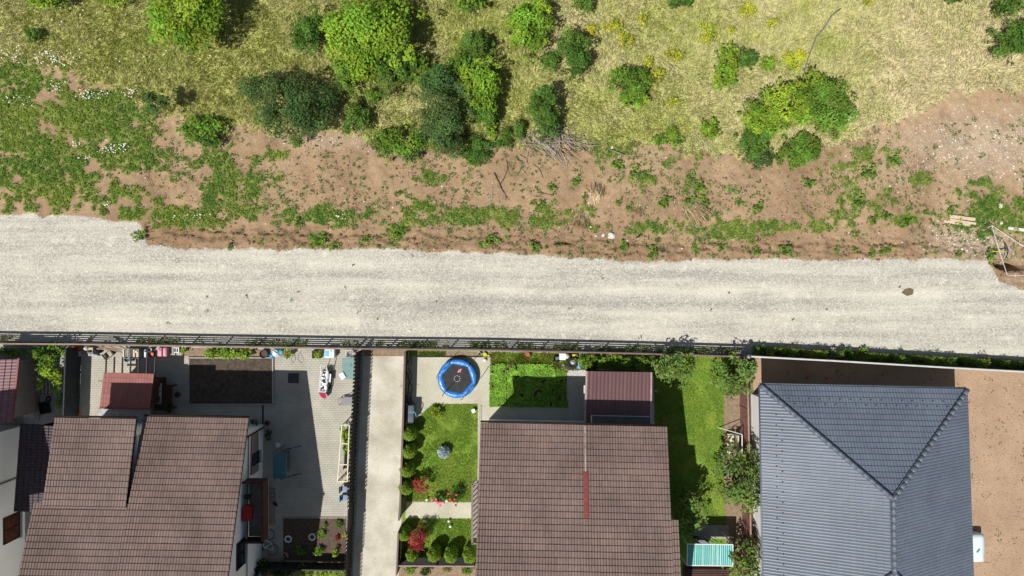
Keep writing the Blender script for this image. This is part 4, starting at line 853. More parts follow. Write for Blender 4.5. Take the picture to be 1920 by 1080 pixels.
# ================================================================ trees and shrubs of the meadow
MG = 'shrubs and trees in the wild meadow'
T = [  # px, py, rx, ry, h, colour, leaf, label
 (345, 22, 72, 62, 4.6, 'bright', .11, 'big bright green tree at the top left of the meadow'),
 (82, 0, 34, 16, 2.2, 'bright', .09, 'bright green bush cut by the top edge near the left corner'),
 (205, -8, 30, 14, 1.6, 'lime', .08, 'lime bush mostly beyond the top edge, left of the big tree'),
 (62, 66, 14, 13, 1.0, 'dark', .07, 'lone small dark shrub in the grass near the left edge'),
 (579, 60, 33, 36, 2.8, 'dark', .08, 'dark green tree just left of the big central crown'),
 (704, 52, 92, 66, 4.2, 'bright', .11, 'largest bright green tree crown at the top centre'),
 (672, 118, 34, 34, 3.0, 'lime', .10, 'light green tree merging below the largest crown'),
 (545, 195, 72, 54, 3.6, 'blue', .075, 'big bluish dark tree at the edge of the meadow, left of centre'),
 (655, 146, 26, 28, 2.2, 'mid', .08, 'medium green shrub between the bluish tree and the big crown'),
 (735, 135, 38, 40, 2.6, 'dark', .085, 'dark green shrub right below the largest crown'),
 (784, 128, 19, 26, 1.9, 'mid', .08, 'slim green shrub right of the dark shrub under the largest crown'),
 (668, 224, 26, 22, 1.7, 'dark', .07, 'dark round shrub alone in dry grass, right of the bluish tree'),
 (696, 179, 11, 14, 1.0, 'mid', .07, 'very small green bush in the shade right of the bluish tree'),
 (668, 195, 10, 14, 1.0, 'olive', .07, 'thin olive bush just above the dark round shrub'),
 (830, 205, 46, 70, 3.6, 'blue', .075, 'tall bluish tree in the middle of the central thicket'),
 (818, 150, 20, 24, 2.6, 'mid', .08, 'green tree top at the upper tip of the central thicket'),
 (902, 165, 34, 48, 3.0, 'bright', .095, 'bright green tree on the right side of the central thicket'),
 (890, 88, 32, 26, 2.3, 'dark', .08, 'dark shrub above the central thicket'),
 (862, 118, 20, 26, 2.0, 'mid', .08, 'green shrub linking the dark shrub to the central thicket'),
 (912, 205, 22, 34, 2.2, 'dark', .08, 'dark green shrub low on the right of the central thicket'),
 (752, 268, 40, 30, 1.9, 'mid', .08, 'low green bush on the soil edge left below the central thicket'),
 (715, 270, 22, 22, 1.3, 'dark', .07, 'dark little bush at the left end of the low soil-edge bushes'),
 (770, 285, 22, 14, 1.1, 'blue', .065, 'bluish bush on the bare soil below the low green bush'),
 (838, 262, 34, 22, 1.6, 'olive', .07, 'olive brush at the foot of the tall bluish tree'),
 (893, 282, 28, 24, 1.1, 'dark', .07, 'sprawling dark weed bush on the bare soil below the thicket'),
 (986, 52, 40, 46, 3.0, 'bright', .10, 'bright green tree right of the central thicket near the top'),
 (1005, 18, 26, 18, 2.2, 'lime', .09, 'yellowish bush touching the top of the bright tree right of centre'),
 (1079, 100, 27, 40, 2.9, 'dark', .075, 'oval dark green tree with a clear shadow, right of the bright tree'),
 (1033, 113, 15, 17, 1.3, 'dark', .07, 'small round dark shrub touching the oval dark tree'),
 (1020, 203, 24, 40, 3.2, 'dark', .075, 'tall dark green tree casting a long shadow above the brushwood'),
 (1030, 242, 22, 20, 1.8, 'blue', .07, 'bluish shrub at the foot of the tall tree above the brushwood'),
 (1174, 155, 35, 29, 2.4, 'mid', .08, 'round green shrub alone in dry grass right of centre'),
 (1187, 188, 24, 17, 1.5, 'bright', .08, 'brighter low shrub attached below the round lone shrub'),
 (1362, 128, 22, 38, 1.7, 'bright', .085, 'leaf-shaped bright green bush leaning to the right'),
 (1402, 112, 17, 17, 1.1, 'dark', .07, 'dark small bush touching the leaf-shaped bright bush'),
 (1440, 120, 14, 12, .7, 'bright', .08, 'flat green bush right of the leaf-shaped bush'),
 (1480, 195, 46, 42, 2.5, 'lime', .095, 'yellow-green left half of the large crown on the right'),
 (1548, 198, 50, 50, 2.8, 'mid', .09, 'large green crown standing on the right of the meadow'),
 (1422, 232, 32, 34, 2.2, 'bright', .085, 'round bright green shrub left of the large right-hand crown'),
 (1408, 272, 26, 28, 2.0, 'dark', .075, 'dark shrub above the soil edge below the round bright shrub'),
 (1425, 292, 22, 22, 1.5, 'blue', .065, 'bluish ball-shaped bush at the soil edge on the right'),
 (1500, 285, 38, 30, 1.1, 'mid', .085, 'spreading feathery bush on the soil below the large right-hand crown'),
 (1894, 12, 24, 18, 1.8, 'dark', .08, 'dark shrub in the top right corner'),
 (1902, 76, 36, 36, 1.9, 'dark', .085, 'shrub at the right edge below the corner shrub'),
 (378, 240, 40, 22, 1.2, 'mid', .085, 'low green bush on the soil, left of the bluish tree'),
 (390, 262, 26, 14, 1.0, 'dark', .08, 'dark lower bush beside the low green bush at the left'),
 (300, 197, 21, 22, 2.9, 'blue', .07, 'small bluish tree with its shadow detached, upper left'),
 (882, 8, 28, 14, 2.0, 'mid', .09, 'green bush cut by the top edge right of the largest crown'),
 (1094, 6, 18, 18, 2.0, 'dark', .08, 'dark bush cut by the top edge above the oval tree'),
 (1275, 2, 22, 10, 1.6, 'dark', .08, 'dark bush barely showing at the top edge right of centre'),
 (1800, -4, 24, 8, 1.4, 'dark', .08, 'dark bush barely showing at the top edge near the right'),
 (1330, 240, 16, 18, .8, 'bright', .07, 'small bright bush on the slope left of the dark right-hand shrubs'),
 (1258, 250, 12, 12, .6, 'bright', .07, 'tiny bright plant at the meadow edge right of the brushwood'),
 (1240, 262, 16, 9, .5, 'mid', .07, 'flat green plant at the meadow edge beside the tiny bright plant'),
 (948, 262, 16, 18, 1.0, 'dark', .07, 'small dark shrub between the thicket and the brushwood'),
 (922, 240, 10, 20, .9, 'lime', .07, 'thin lime sapling right of the central thicket'),
 (975, 243, 12, 16, 1.1, 'dark', .06, 'small dark sapling just left of the brushwood'),
]
for a, b, rx, ry, h, col, lf, lab in T:
    tree('tree' if h > 1.95 else 'shrub', lab, 'tree' if h > 1.95 else 'shrub', a, b, rx * 1.06, ry * 1.06, h, col, leaf=lf, trunk=(.03 if lab.startswith('small bluish tree') else .05 + .012 * h), group=MG, z0=(1.2 if lab.startswith('small bluish tree') else None), up=.6, clump=.31)
BR = 'yellow broom bushes in the dry grass'
for a, b, rx, ry, lab in ((1148, 48, 20, 12, 'yellow broom bush nearest above the round lone shrub, by the top'), (1172, 76, 14, 18, 'tall narrow yellow broom bush below the topmost one'), (1328, 60, 18, 20, 'yellow broom bush by itself in the upper right meadow'), (1265, 104, 19, 11, 'flat yellow broom bush between the lone shrub and the leaf-shaped bush'), (1492, 110, 26, 22, 'widest yellow broom bush, above the large right-hand crown'),
                          (1402, 20, 18, 16, 'yellow broom tuft near the top edge, right'), (1448, 43, 12, 9, 'small yellow broom tuft below the top-edge tuft'), (1215, 120, 9, 13, 'yellow broom tuft touching the round lone shrub'), (1232, 142, 14, 12, 'yellow broom tuft right of the round lone shrub'), (1110, 58, 14, 12, 'yellow broom tuft above the oval dark tree'), (1372, 55, 8, 8, 'tiny yellow broom tuft right of the lone one'), (1628, 5, 10, 6, 'yellow broom tuft at the very top edge on the right'), (1205, 35, 9, 12, 'yellow broom sprig beside the topmost one'), (1262, 190, 13, 9, 'faint yellow broom patch in the dry slope')):
    tree('broom_bush', lab, 'bush', a, b, rx, ry, .7, 'yellow', leaf=.05, dens=.2, trunk=.02, group=BR, up=.3, clump=.35)
# individual weed clumps on the soil bank
WG = 'leafy weed clumps on the soil bank'
wr = random.Random(5)
wd0 = tree('weed_clump', 'small leafy weed clump rooted in the bare soil bank beside the gravel road', 'weed', 1001, 463, 12, 12, .4, 'mid', leaf=.085, dens=.5, trunk=.015, group=WG, nc=9)
WL = [(1001, 463)] + list(((600, 452), (628, 463), (748, 437), (687, 452), (920, 455), (902, 458), (1168, 462), (1222, 475), (1302, 460), (1302, 472), (1352, 465), (1417, 472), (1468, 468), (1568, 466), (1602, 468), (1652, 468), (1664, 466), (1632, 475), (432, 462), (265, 440), (1268, 268), (1294, 332), (1312, 352), (1250, 372), (1293, 378), (1155, 310), (1190, 322), (1210, 326), (1080, 338), (1160, 378), (1180, 390), (998, 382), (1015, 380), (1035, 350), (1096, 370), (1240, 385), (1318, 380), (1420, 388), (1386, 382), (1630, 325), (1618, 322), (1672, 300), (1678, 308), (1515, 345), (1610, 380), (1660, 405), (1635, 412), (1698, 418), (1780, 395), (1735, 400), (560, 420), (1855, 480), (1795, 475)))
NTH = 'first second third fourth fifth sixth seventh eighth ninth tenth eleventh twelfth thirteenth fourteenth fifteenth sixteenth seventeenth eighteenth nineteenth twentieth twenty-first twenty-second twenty-third twenty-fourth twenty-fifth twenty-sixth twenty-seventh twenty-eighth twenty-ninth thirtieth thirty-first thirty-second thirty-third thirty-fourth thirty-fifth thirty-sixth thirty-seventh thirty-eighth'.split()
for row, where in (([q for q in WL if q[1] >= 433], "along the road at the bank's foot"), ([q for q in WL if q[1] < 433], 'higher on the bare bank')):
    for k, (a, b) in enumerate(sorted(row)):
        lab = 'small leafy weed clump, %s from the left %s' % (NTH[k], where)
        if (a, b) == (1001, 463): wd0['label'] = lab; continue
        o = dup(wd0, P(a, b + wr.uniform(-2, 2)), wr.uniform(0, 6), lab); s = wr.uniform(.55, 1.15); o.scale = (s, s * wr.uniform(.8, 1.2), s)
# dry reed tufts
DG = 'dry straw tufts on the soil bank'
def straw_tuft(label, px, py, L, az, n=260, w=.25):
    r = np.random.RandomState(int(px)); t = thing('straw_tuft', label, 'dry grass', P(px, py), 0, DG)
    x, y = r.normal(size=n) * w * .5, r.normal(size=n) * w * .5; V, F, K = blades(x * 1.6, y * 1.6, .08 + .1 * r.rand(n), r, L, .02, np.tile([.80, .68, .46], (n, 1)) * (.7 + .5 * r.rand(n))[:, None], 1.3, az + .35 * r.normal(size=n)); link('blades', np_mesh('blades', V, F, K, GRASSM), t)
straw_tuft('largest pale straw tuft lying on the soil right of centre', 1298, 388, .8, -1.1, 300, .3); straw_tuft('straight pale straw tuft left of the forked one', 1118, 372, .7, 1.5, 150, .2); straw_tuft('pale straw tuft leaning left near the dark leafy weeds', 1198, 386, .55, -2.0, 160, .2); straw_tuft('faint straw tuft inside the green weeds', 1088, 408, .6, -1.8, 160)
# brushwood pile and dead branches
bw = thing('brushwood_pile', 'tangled heap of dead branches at the meadow edge below the tall dark tree', 'brushwood', P(1035, 268)); mb = MB(); r = random.Random(3)
for k in range(150):
    x, y = r.gauss(0, 1.25), r.gauss(0, .42) + (.25 if r.random() < .4 else 0); a = r.gauss(-.45, .9); l = r.uniform(.5, 1.5); z = r.uniform(.03, .45); q = .018 + .018 * r.random()
    m1 = (x + l * .5 * math.cos(a) + r.gauss(0, .07), y + l * .5 * math.sin(a) + r.gauss(0, .07), z + .08); mb.tube([(x, y, z), m1, (x + l * math.cos(a + .2), y + l * math.sin(a + .2), z * .4)], [q, q * .8, q * .3], 4, False)
mb.build('twigs', M('dead_wood'), bw); mb = MB()
for p in ([(-1.2, .2, .25), (-.3, -.4, .3), (.3, -1.0, .1)], [(-.5, -.1, .3), (.1, -.6, .2), (.9, -1.6, .05)], [(.0, .9, .1), (.25, .2, .3), (.2, -.6, .12)], [(.1, .4, .3), (.9, .1, .2), (1.5, -.2, .1)], [(.6, .8, .2), (.75, .0, .2), (.95, -.3, .1)]): mb.tube(p, [.045, .04, .02], 6)
mb.build('branch', M('grey_wood'), bw)
def branch(label, pts, rad, mat='dead_wood', name='dead_branch', twigs=4):
    w0 = P(*pts[0]); t = thing(name, label, 'branch', w0); mb = MB(); P3 = [P(a, b) - w0 + Vector((0, 0, .06 + .05 * (i % 2))) for i, (a, b) in enumerate(pts)]; mb.tube(P3, [rad * (1 - .6 * i / len(P3)) for i in range(len(P3))], 6); mb.build('limb', M(mat), t)
    r = random.Random(len(label)); mb = MB()
    for k in range(twigs):
        i = r.randrange(1, len(P3)); s = P3[i]; mb.tube([s, s + Vector((r.uniform(-.4, .4), r.uniform(-.4, .4), .1))], [rad * .4, rad * .15], 4)
    if twigs: mb.build('twigs', M(mat), t)
branch('curved dark dead branch on the soil left of the forked ones', [(926, 324), (934, 340), (941, 356), (950, 372)], .035, 'bark', twigs=7)
branch('thin curved dead branch above the forked ones', [(950, 300), (952, 318), (944, 336), (938, 345)], .025, 'bark')
branch('straight bleached dead branch standing out on the brown soil', [(923, 352), (923, 368), (919, 382), (920, 392)], .03, 'grey_wood', twigs=1)
branch('thin dead stick lying among the green weeds', [(893, 388), (905, 405), (915, 425)], .018, 'bark', twigs=2)
branch('small dark stick on the brown soil at centre', [(1006, 361), (1020, 363), (1036, 366)], .02, 'bark')
branch('twisted root lying on the soil near the left', [(272, 330), (282, 338), (286, 350)], .02, 'bark', twigs=1)
branch('pair of grey sticks on the slope right of the brushwood', [(1300, 252), (1325, 272), (1350, 296)], .025, 'grey_wood', twigs=3)
branch('crooked black twig below the brushwood', [(1000, 308), (1012, 318), (1018, 334)], .02, 'bark')
branch('long cut stick below the yellow broom bushes', [(1159, 190), (1160, 215), (1158, 240)], .02, 'dead_wood', twigs=4)
# black hose in the meadow
hs = thing('hose', 'old dark pipe curving through the dry grass at the upper right', 'pipe', P(1540, 60)); L0 = P(1540, 60)
MB().tube([P(a, b) - L0 + Vector((0, 0, z)) for a, b, z in ((1574, 18, .25), (1556, 32, .3), (1540, 58, .32), (1527, 72, .3), (1516, 100, .3), (1510, 118, .3), (1505, 134, .32), (1504, 150, .2))], .032, 7).build('pipe', M('pipe_grey', (.16, .16, .18), .6), hs, smooth=True)

# ================================================================ garden trees, hedges and plants
tree('tree', 'fruit tree by the fence at the top left corner of the long lawn', 'tree', 1266, 690, 36, 34, 3.0, 'orchard', leaf=.105, dens=.28, trunk=.06, clump=.30)
tree('tree', 'dense fruit tree at the corner where the brown and grey fences meet', 'tree', 1379, 704, 37, 38, 3.0, 'orchard', leaf=.105, dens=.36, trunk=.06, clump=.30)
tree('tree', 'leafy fruit tree behind the white garden swing', 'tree', 1385, 893, 42, 62, 3.3, 'orchard', leaf=.10, dens=.3, trunk=.06, clump=.27)
tree('tree', 'shaded fruit tree growing between the middle brown roof and the lawn', 'tree', 1296, 965, 32, 50, 3.4, 'orchard', leaf=.11, dens=.30, trunk=.06, zc=2.6)
tree('tree', 'fruit tree overhanging the right end of the teal canopy', 'tree', 1394, 1052, 40, 36, 3.2, 'orchard', leaf=.11, dens=.26, trunk=.06, clump=.27)
tree('shrub', 'leafy vine bush along the fence in the far-left yard', 'shrub', 88, 664, 32, 18, 1.9, 'mid', leaf=.10, dens=.4)
tree('shrub', 'sunlit leafy bush beside the wooden frames in the far-left yard', 'shrub', 96, 702, 26, 28, 2.0, 'bright', leaf=.09, dens=.34)
tree('shrub', 'shaded ivy bush against the fence in the top-left yard corner', 'shrub', 20, 660, 34, 9, 1.3, 'mid', leaf=.09, dens=.4)
tree('shrub', 'narrow climbing bush low beside the grey board fence', 'shrub', 114, 742, 9, 24, 1.4, 'mid', leaf=.09, dens=.22)
HG = 'bushes of the leafy hedge behind the burgundy shed'
for i, (a, b, rx, ry, h, lab) in enumerate(((1100, 676, 20, 14, 1.3, 'left end bush of the hedge, next to the clutter and tyre'), (1135, 676, 20, 13, 1.4, 'second bush from the left in the hedge behind the burgundy shed'), (1168, 678, 20, 13, 1.4, 'middle bush of the hedge behind the burgundy shed'), (1200, 680, 20, 13, 1.35, 'second bush from the right in the hedge behind the burgundy shed'), (1228, 684, 14, 16, 1.3, 'right end bush of the hedge, touching the fruit tree'))):
    tree('hedge_bush', lab, 'hedge', a, b, rx, ry, h, (.12, .23, .03), leaf=.09, dens=.45, trunk=.03, group=HG)
# vegetable rows as one bed per sunny/shade? : one bed of bean plants
def veg(label, poly, n, seed, h, col, leaf):
    xs_ = [p[0] for p in poly]; ys_ = [p[1] for p in poly]; px, py, r = scatter(n, min(xs_), min(ys_), max(xs_), max(ys_), seed); k = inpoly(px + r.normal(size=n), py + r.normal(size=n), poly) & (fbm(px, py, 9, 2, seed) > .30) & ~((px > 949) & (px < 951.3)); px, py = px[k], py[k]
    c = np.array(PAL[col]) * (.6 + .8 * r.rand(len(px)))[:, None] * (.8 + .5 * vnoise(px, py, 12, 7))[:, None]; z = h * (.25 + .75 * r.rand(len(px))) * (.5 + .7 * vnoise(px, py, 10, 8))
    V, F, K = leaves(r, np.stack([(px - 960) / S, -(py - 540) / S, z], 1), leaf, .65, c, None, .9); return tag(link('vegetable_plants', np_mesh('vegetable_plants', V, F, K, LEAF)), label, 'vegetables', kind='stuff')
veg('dense green vegetable plants filling the garden patch west of the shed', [(920, 682), (1036, 682), (1042, 700), (1040, 762), (918, 762)], 24000, 31, .24, 'veg', .06)
veg('low herbs on the grassy end of the vegetable patch', [(1036, 688), (1062, 694), (1062, 763), (1040, 762)], 3000, 32, .15, 'veg', .04)
# fence-foot weeds on the road side
for i, (x0, x1, n, lab) in enumerate(((-10, 700, 5200, 'weeds growing in the fence shadow along the left half of the road'), (700, 1410, 7500, 'weeds growing in the fence shadow along the middle of the road'), (1410, 1940, 26000, 'thick weeds growing along the foot of the grey fence at the right'))):
    px, _, r = scatter(n, x0, 0, x1, 1, 60 + i); py = np.interp(px, FT[:, 0], FT[:, 1]) - 2 - (13 if i < 2 else 19) * r.rand(len(px)) ** (1.3); k = fbm(px, py, 30, 4, 71) > (.5 if i == 0 else .42 if i == 1 else .2); px, py = px[k], py[k]; r_ = np.random.RandomState(9 + i)
    mkk = masks(px, py); hh = .85 if i == 2 else .25
    c = (np.array([.13, .21, .045]) + vnoise(px, py, 25, 4)[:, None] * np.array([.08, .06, .0])) * (.5 + .8 * r_.rand(len(px)))[:, None]
    V, F, K = leaves(r_, np.stack([(px - 960) / S, -(py - 540) / S, .03 + hh * r_.rand(len(px)) * vnoise(px, py, 14, 9) * 1.6], 1), .065, .35, c, None, .3); tag(link('fence_weeds', np_mesh('fence_weeds', V, F, K, LEAF)), lab, 'weeds', kind='stuff')
FG = 'taller weeds along the grey roadside fence'
for a, b, rx, ry, h, col, lab in ((1470, 657, 14, 8, .6, 'bright', 'brightest weed at the left end of the grey fence'), (1500, 660, 9, 7, .5, 'bright', 'small bright weed second along the grey fence'), (1585, 665, 16, 13, .8, 'dark', 'bushy weed at the grey fence before the white flowers'), (1565, 664, 9, 12, .7, 'spruce', 'greyish weed beside the bushy weed at the grey fence'), (1618, 656, 10, 6, .5, 'bright', 'low bright weed with white flowers by the grey fence'), (1428, 655, 12, 8, .7, 'dark', 'dark weed right of the fence lamp'), (1805, 672, 10, 6, .5, 'lime', 'lime weed far along the grey fence'), (1845, 676, 12, 8, .5, 'olive', 'olive weed near the right end of the grey fence')):
    tree('weed', lab, 'weed', a, b, rx, ry, h, col, leaf=.06, dens=.3, trunk=.02, group=FG)
# plants along the north edge of the paved yard
YG = 'leafy garden plants under the yard fence'
for a, b, rx, ry, h, col, lab in ((396, 661, 13, 10, .8, 'lime', 'first leafy plant at the left of the row behind the dug bed'), (420, 663, 13, 11, .8, 'bright', 'second leafy plant of the row behind the dug bed'), (442, 665, 13, 10, .7, 'veg', 'third leafy plant of the row behind the dug bed'), (460, 662, 12, 11, .8, 'lime', 'rightmost leafy plant of the row behind the dug bed'), (346, 656, 7, 6, .6, 'lime', 'small lime plant beside the cinder block'), (540, 663, 9, 9, .7, 'bright', 'plant with orange flowers beside the blue bags')):
    tree('garden_plant', lab, 'plant', a, b, rx, ry, h, col, leaf=.075, dens=.45, trunk=.02, group=YG)
# thujas
TG = 'clipped thujas along the garden fences'
for i, (a, b, r_, h, lab) in enumerate(((768, 812, .42, 1.7, 'top thuja of the row along the driveway, by the bins'), (767, 845, .42, 1.7, 'second thuja from the top along the driveway'), (764, 880, .42, 1.7, 'third thuja from the top along the driveway'), (761, 913, .42, 1.6, 'fourth thuja from the top along the driveway, above the path'), (759, 1000, .36, 1.6, 'thuja below the concrete path, by the red maple'), (773, 1040, .36, 1.3, 'leftmost thuja of the bottom row'), (814, 1038, .40, 1.7, 'second thuja of the bottom row'), (846, 1040, .40, 1.7, 'third thuja of the bottom row'), (881, 1040, .42, 1.7, 'rightmost thuja of the bottom row, half under the brown roof'))):
    cone_shrub('thuja', lab, 'thuja', a, b, r_, h, 'thuja', TG)
tree('maple', 'small red maple on the lawn north of the path', 'tree', 790, 910, 15, 17, 1.6, 'red', leaf=.055, dens=.24, trunk=.025, up=.3); tree('maple', 'larger red maple on the lawn south of the path', 'tree', 786, 1012, 21, 20, 1.7, 'red', leaf=.055, dens=.28, trunk=.03, up=.3)
cone_shrub('blue_spruce', 'small silvery blue spruce in the middle of the lawn', 'tree', 832, 848, .34, .8, 'spruce', None, 1100, .07)
tree('shrub', 'yellow-edged round shrub near the top of the lawn', 'shrub', 820, 773, 10, 11, .7, 'thuja', leaf=.045, dens=.5, trunk=.02); lawn('yellow_flowers', 'yellow flowers at the foot of the round shrub on the lawn', [(808, 772), (828, 772), (830, 782), (812, 782)], 900, 77, (.6, .45, .03), (.7, .5, .02), .1, .03)
def roses(label, px, py, col, n, rx, ry, leafn=True):
    r = np.random.RandomState(int(px)); t = thing('rose_bush', label, 'rose', P(px, py), 0, 'rose bushes on the lawn'); V, F, K, cc = crown_mesh(r, rx, ry, .1, .7, .05, .3, PAL['deep'], .4); link('foliage', np_mesh('foliage', V, F, K, LEAF), t)
    mb = MB(); 
    for k in range(n):
        x, y = r.normal(size=2) * [rx * .55, ry * .55]; mb.lathe([(.005, .6), (.07, .64), (.085, .70), (.05, .74), (.005, .745)], x - .1, y - .15, 8)
    mb.build('blossom', M('rose_' + label.split()[0], col, .6), t)
roses('pink rose bush beside the path on the lawn', 826, 930, (.75, .12, .22), 9, .35, .3); roses('red rose bush right of the pink one', 858, 924, (.65, .05, .05), 6, .45, .5)
sl0 = thing('garden_light', 'solar light at the path edge below the small red maple', 'lamp', P(801, 935), 0, 'solar garden lights'); MB().lathe([(.008, 0), (.008, .2)], n=6).build('stake', M('grey_metal'), sl0); MB().lathe([(.01, .2), (.07, .22), (.085, .26), (.05, .3), (.005, .31)], n=12).build('lamp_head', M('white_plastic'), sl0)
for a, b, lab in ((838, 937, 'solar light in the grass between the pink and the red roses'), (842, 975, 'solar light just below the middle of the path, upper of a close pair'), (845, 985, 'lower solar light of the close pair south of the path'), (797, 975, 'solar light in the shadow of the larger red maple')): dup(sl0, P(a, b), None, lab)
# bushes at the bottom of the paved yard, dark plot
for a, b, rx, ry, h, col, lab in ((490, 1066, 20, 17, 1.2, 'deep', 'dark bush at the wall foot, bottom of the paved yard'), (530, 1070, 20, 13, 1.0, 'deep', 'second dark bush right of the wall-foot bush'), (570, 1070, 18, 12, 1.0, 'bright', 'sunlit green bush at the bottom below the flower plot'), (605, 1072, 18, 12, .9, 'lime', 'yellow-green bush at the bottom middle below the flower plot'), (636, 1072, 16, 12, .9, 'bright', 'bright bush at the bottom beside the driveway fence'),
    (563, 1033, 9, 8, .5, 'mid', 'round shaded shrub at the left of the flower plot'), (598, 1034, 9, 8, .5, 'mid', 'round shaded shrub in the middle of the flower plot'), (628, 1036, 6, 8, .6, 'lime', 'lit shrub at the right of the shaded flower plot'), (635, 983, 7, 7, .3, 'dark', 'small green rosette in the sunny corner of the flower plot'), (610, 985, 5, 5, .25, 'mid', 'tiny plant in the sunny half of the flower plot'), (602, 1002, 9, 7, .4, 'mid', 'green plant spilling from the white ring planter'), (632, 1008, 5, 5, .2, 'red', 'small purple-red plant in the flower plot'), (646, 1003, 5, 4, .3, 'yellow', 'yellow plant at the right end of the flower plot'),
    (768, 1068, 9, 8, .6, 'mid', 'green plant at the left end of the bottom soil bed'), (798, 1072, 9, 8, .6, 'deep', 'dark plant in the middle of the bottom soil bed'), (838, 1068, 8, 5, .3, 'olive', 'faded plant in the bottom soil bed'), (875, 1070, 10, 8, .6, 'mid', 'green plant at the right end of the bottom soil bed'),
    (648, 812, 9, 14, .9, 'bright', 'leafy climber at the top of the cream trellis frame'), (650, 836, 8, 14, .8, 'lime', 'leafy climber lower down in the cream trellis frame'), (1403, 677, 5, 5, .5, 'red', 'small dark red plant at the fence corner')):
    tree('garden_shrub', lab, 'shrub', a, b, rx, ry, h, col, leaf=.06, dens=.4, trunk=.02)
lawn('planter_weeds', 'thin weeds in the planting strip behind the trampoline', [(784, 659), (835, 660), (835, 668), (784, 667)], 1500, 78, (.10, .2, .03), (.2, .28, .04), .12, .03)
# ================================================================ things in the yards
def simple(name, label, cat, px, py, parts, rz=0, z=0, group=None):
    L = P(px, py); L.z = z; t = thing(name, label, cat, L, rz, group)
    for nm, mb, m, *bv in parts: mb.build(nm, M(m), t, bevel=bv[0] if bv else 0, smooth=bool(bv) and bv[0] > .015)
    return t
def pot(r, h): return MB().lathe([(r * .7, 0), (r, h), (r * 1.08, h), (r * 1.08, h * .9), (r * .95, h * .9)], n=16).lathe([(.001, .01), (r * .7, .01)], n=16)
def bucket(name, label, px, py, r, h, m, cat='bucket', inner='soil_dark', group=None):
    return simple(name, label, cat, px, py, [('shell', MB().lathe([(.001, .005), (r * .75, 0), (r, h), (r * 1.1, h), (r * 1.1, h - .03), (r * .93, h - .03), (r * .72, .04)], n=18), m), ('contents', MB().disc(r * .85, h * .6, n=16), inner)], group=group)
# --- trampoline
R = 1.27; hz_ = .58; TR = simple('trampoline', 'round trampoline with blue padded rim and black mat on the patio', 'trampoline', 857, 710, [], math.radians(-4))
TR.location = P(857, 710, hz_) * 1; TR.location.z = 0
hx = [(1.03 * math.cos(PI / 3 * k + .908), 1.03 * math.sin(PI / 3 * k + .908)) for k in range(6)]
mb = MB(); vo = []; n = 48
def hexr(a):
    k = int(((a - .908) % (2 * PI)) / (PI / 3)); p, q = Vector(hx[k]), Vector(hx[(k + 1) % 6]); d = Vector((math.cos(a), math.sin(a))); e = q - p; return (p.x * e.y - p.y * e.x) / (d.x * e.y - d.y * e.x)
for k in range(n):
    a = 2 * PI * k / n; ri = hexr(a); pr = [(ri, .575), (ri + .02, .605), ((ri + R) / 2, .63 + .022 * math.sin(k * 2.3) + .015 * math.sin(k * 5.1)), (R - .03, .61), (R + .02, .56), (R, .50)]; vo += [(r_ * math.cos(a), r_ * math.sin(a), z) for r_, z in pr]
F_ = [(k * 6 + j, ((k + 1) % n) * 6 + j, ((k + 1) % n) * 6 + j + 1, k * 6 + j + 1) for k in range(n) for j in range(5)]
mb.add(vo, F_); mb.build('safety_pad', M('blue_pad'), TR, smooth=True)
mt = MB(); mt.add([(0, 0, .56)] + [(x * 1.0, y * 1.0, .575) for x, y in hx], [(0, 1 + k, 1 + (k + 1) % 6) for k in range(6)]); mt = mt.build('jumping_mat', M('black_fabric'), TR)
mb = MB()
for k in (1, 3, 5): mb.bar((0, 0, .566), (hx[k][0] * .98, hx[k][1] * .98, .58), .035, .006)
mb.build('seam', M('black'), mt)
mb = MB()
for k in range(9): a = k * 2 * PI / 9; mb.bar((.20 * math.cos(a), .20 * math.sin(a), .575), (.20 * math.cos(a + .4), .20 * math.sin(a + .4), .575), .022, .006)
mb.build('dashed_circle', M('white_paint'), mt)
mb = MB(); mb.bar((.02, .42, .583), (.24, .66, .586), .09, .006); mb.bar((.06, .62, .584), (.22, .44, .584), .05, .006); mb.build('mat_mark', M('pink_mark', (.75, .22, .28), .6), mt)
MB().ring(R - .02, .022, .53, n=36).build('ring_frame', M('light_metal'), TR, smooth=True)
for k in range(6):
    a = PI / 3 * k + .908; x, y = math.cos(a), math.sin(a); px_, py_ = -y * .14, x * .14
    MB().tube([(x * (R - .02) + px_, y * (R - .02) + py_, .52), (x * (R + .0) + px_, y * R + py_, .03), (x * R - px_, y * R - py_, .03), (x * (R - .02) - px_, y * (R - .02) - py_, .52)], .02, 6).build('leg', M('light_metal'), TR)
    MB().tube([(x * (R + .03), y * (R + .03), .1), (x * (R + .05), y * (R + .05), .9), (x * (R - .1), y * (R - .1), 2.35)], .022, 6).build('net_pole', M('dark_metal'), TR)
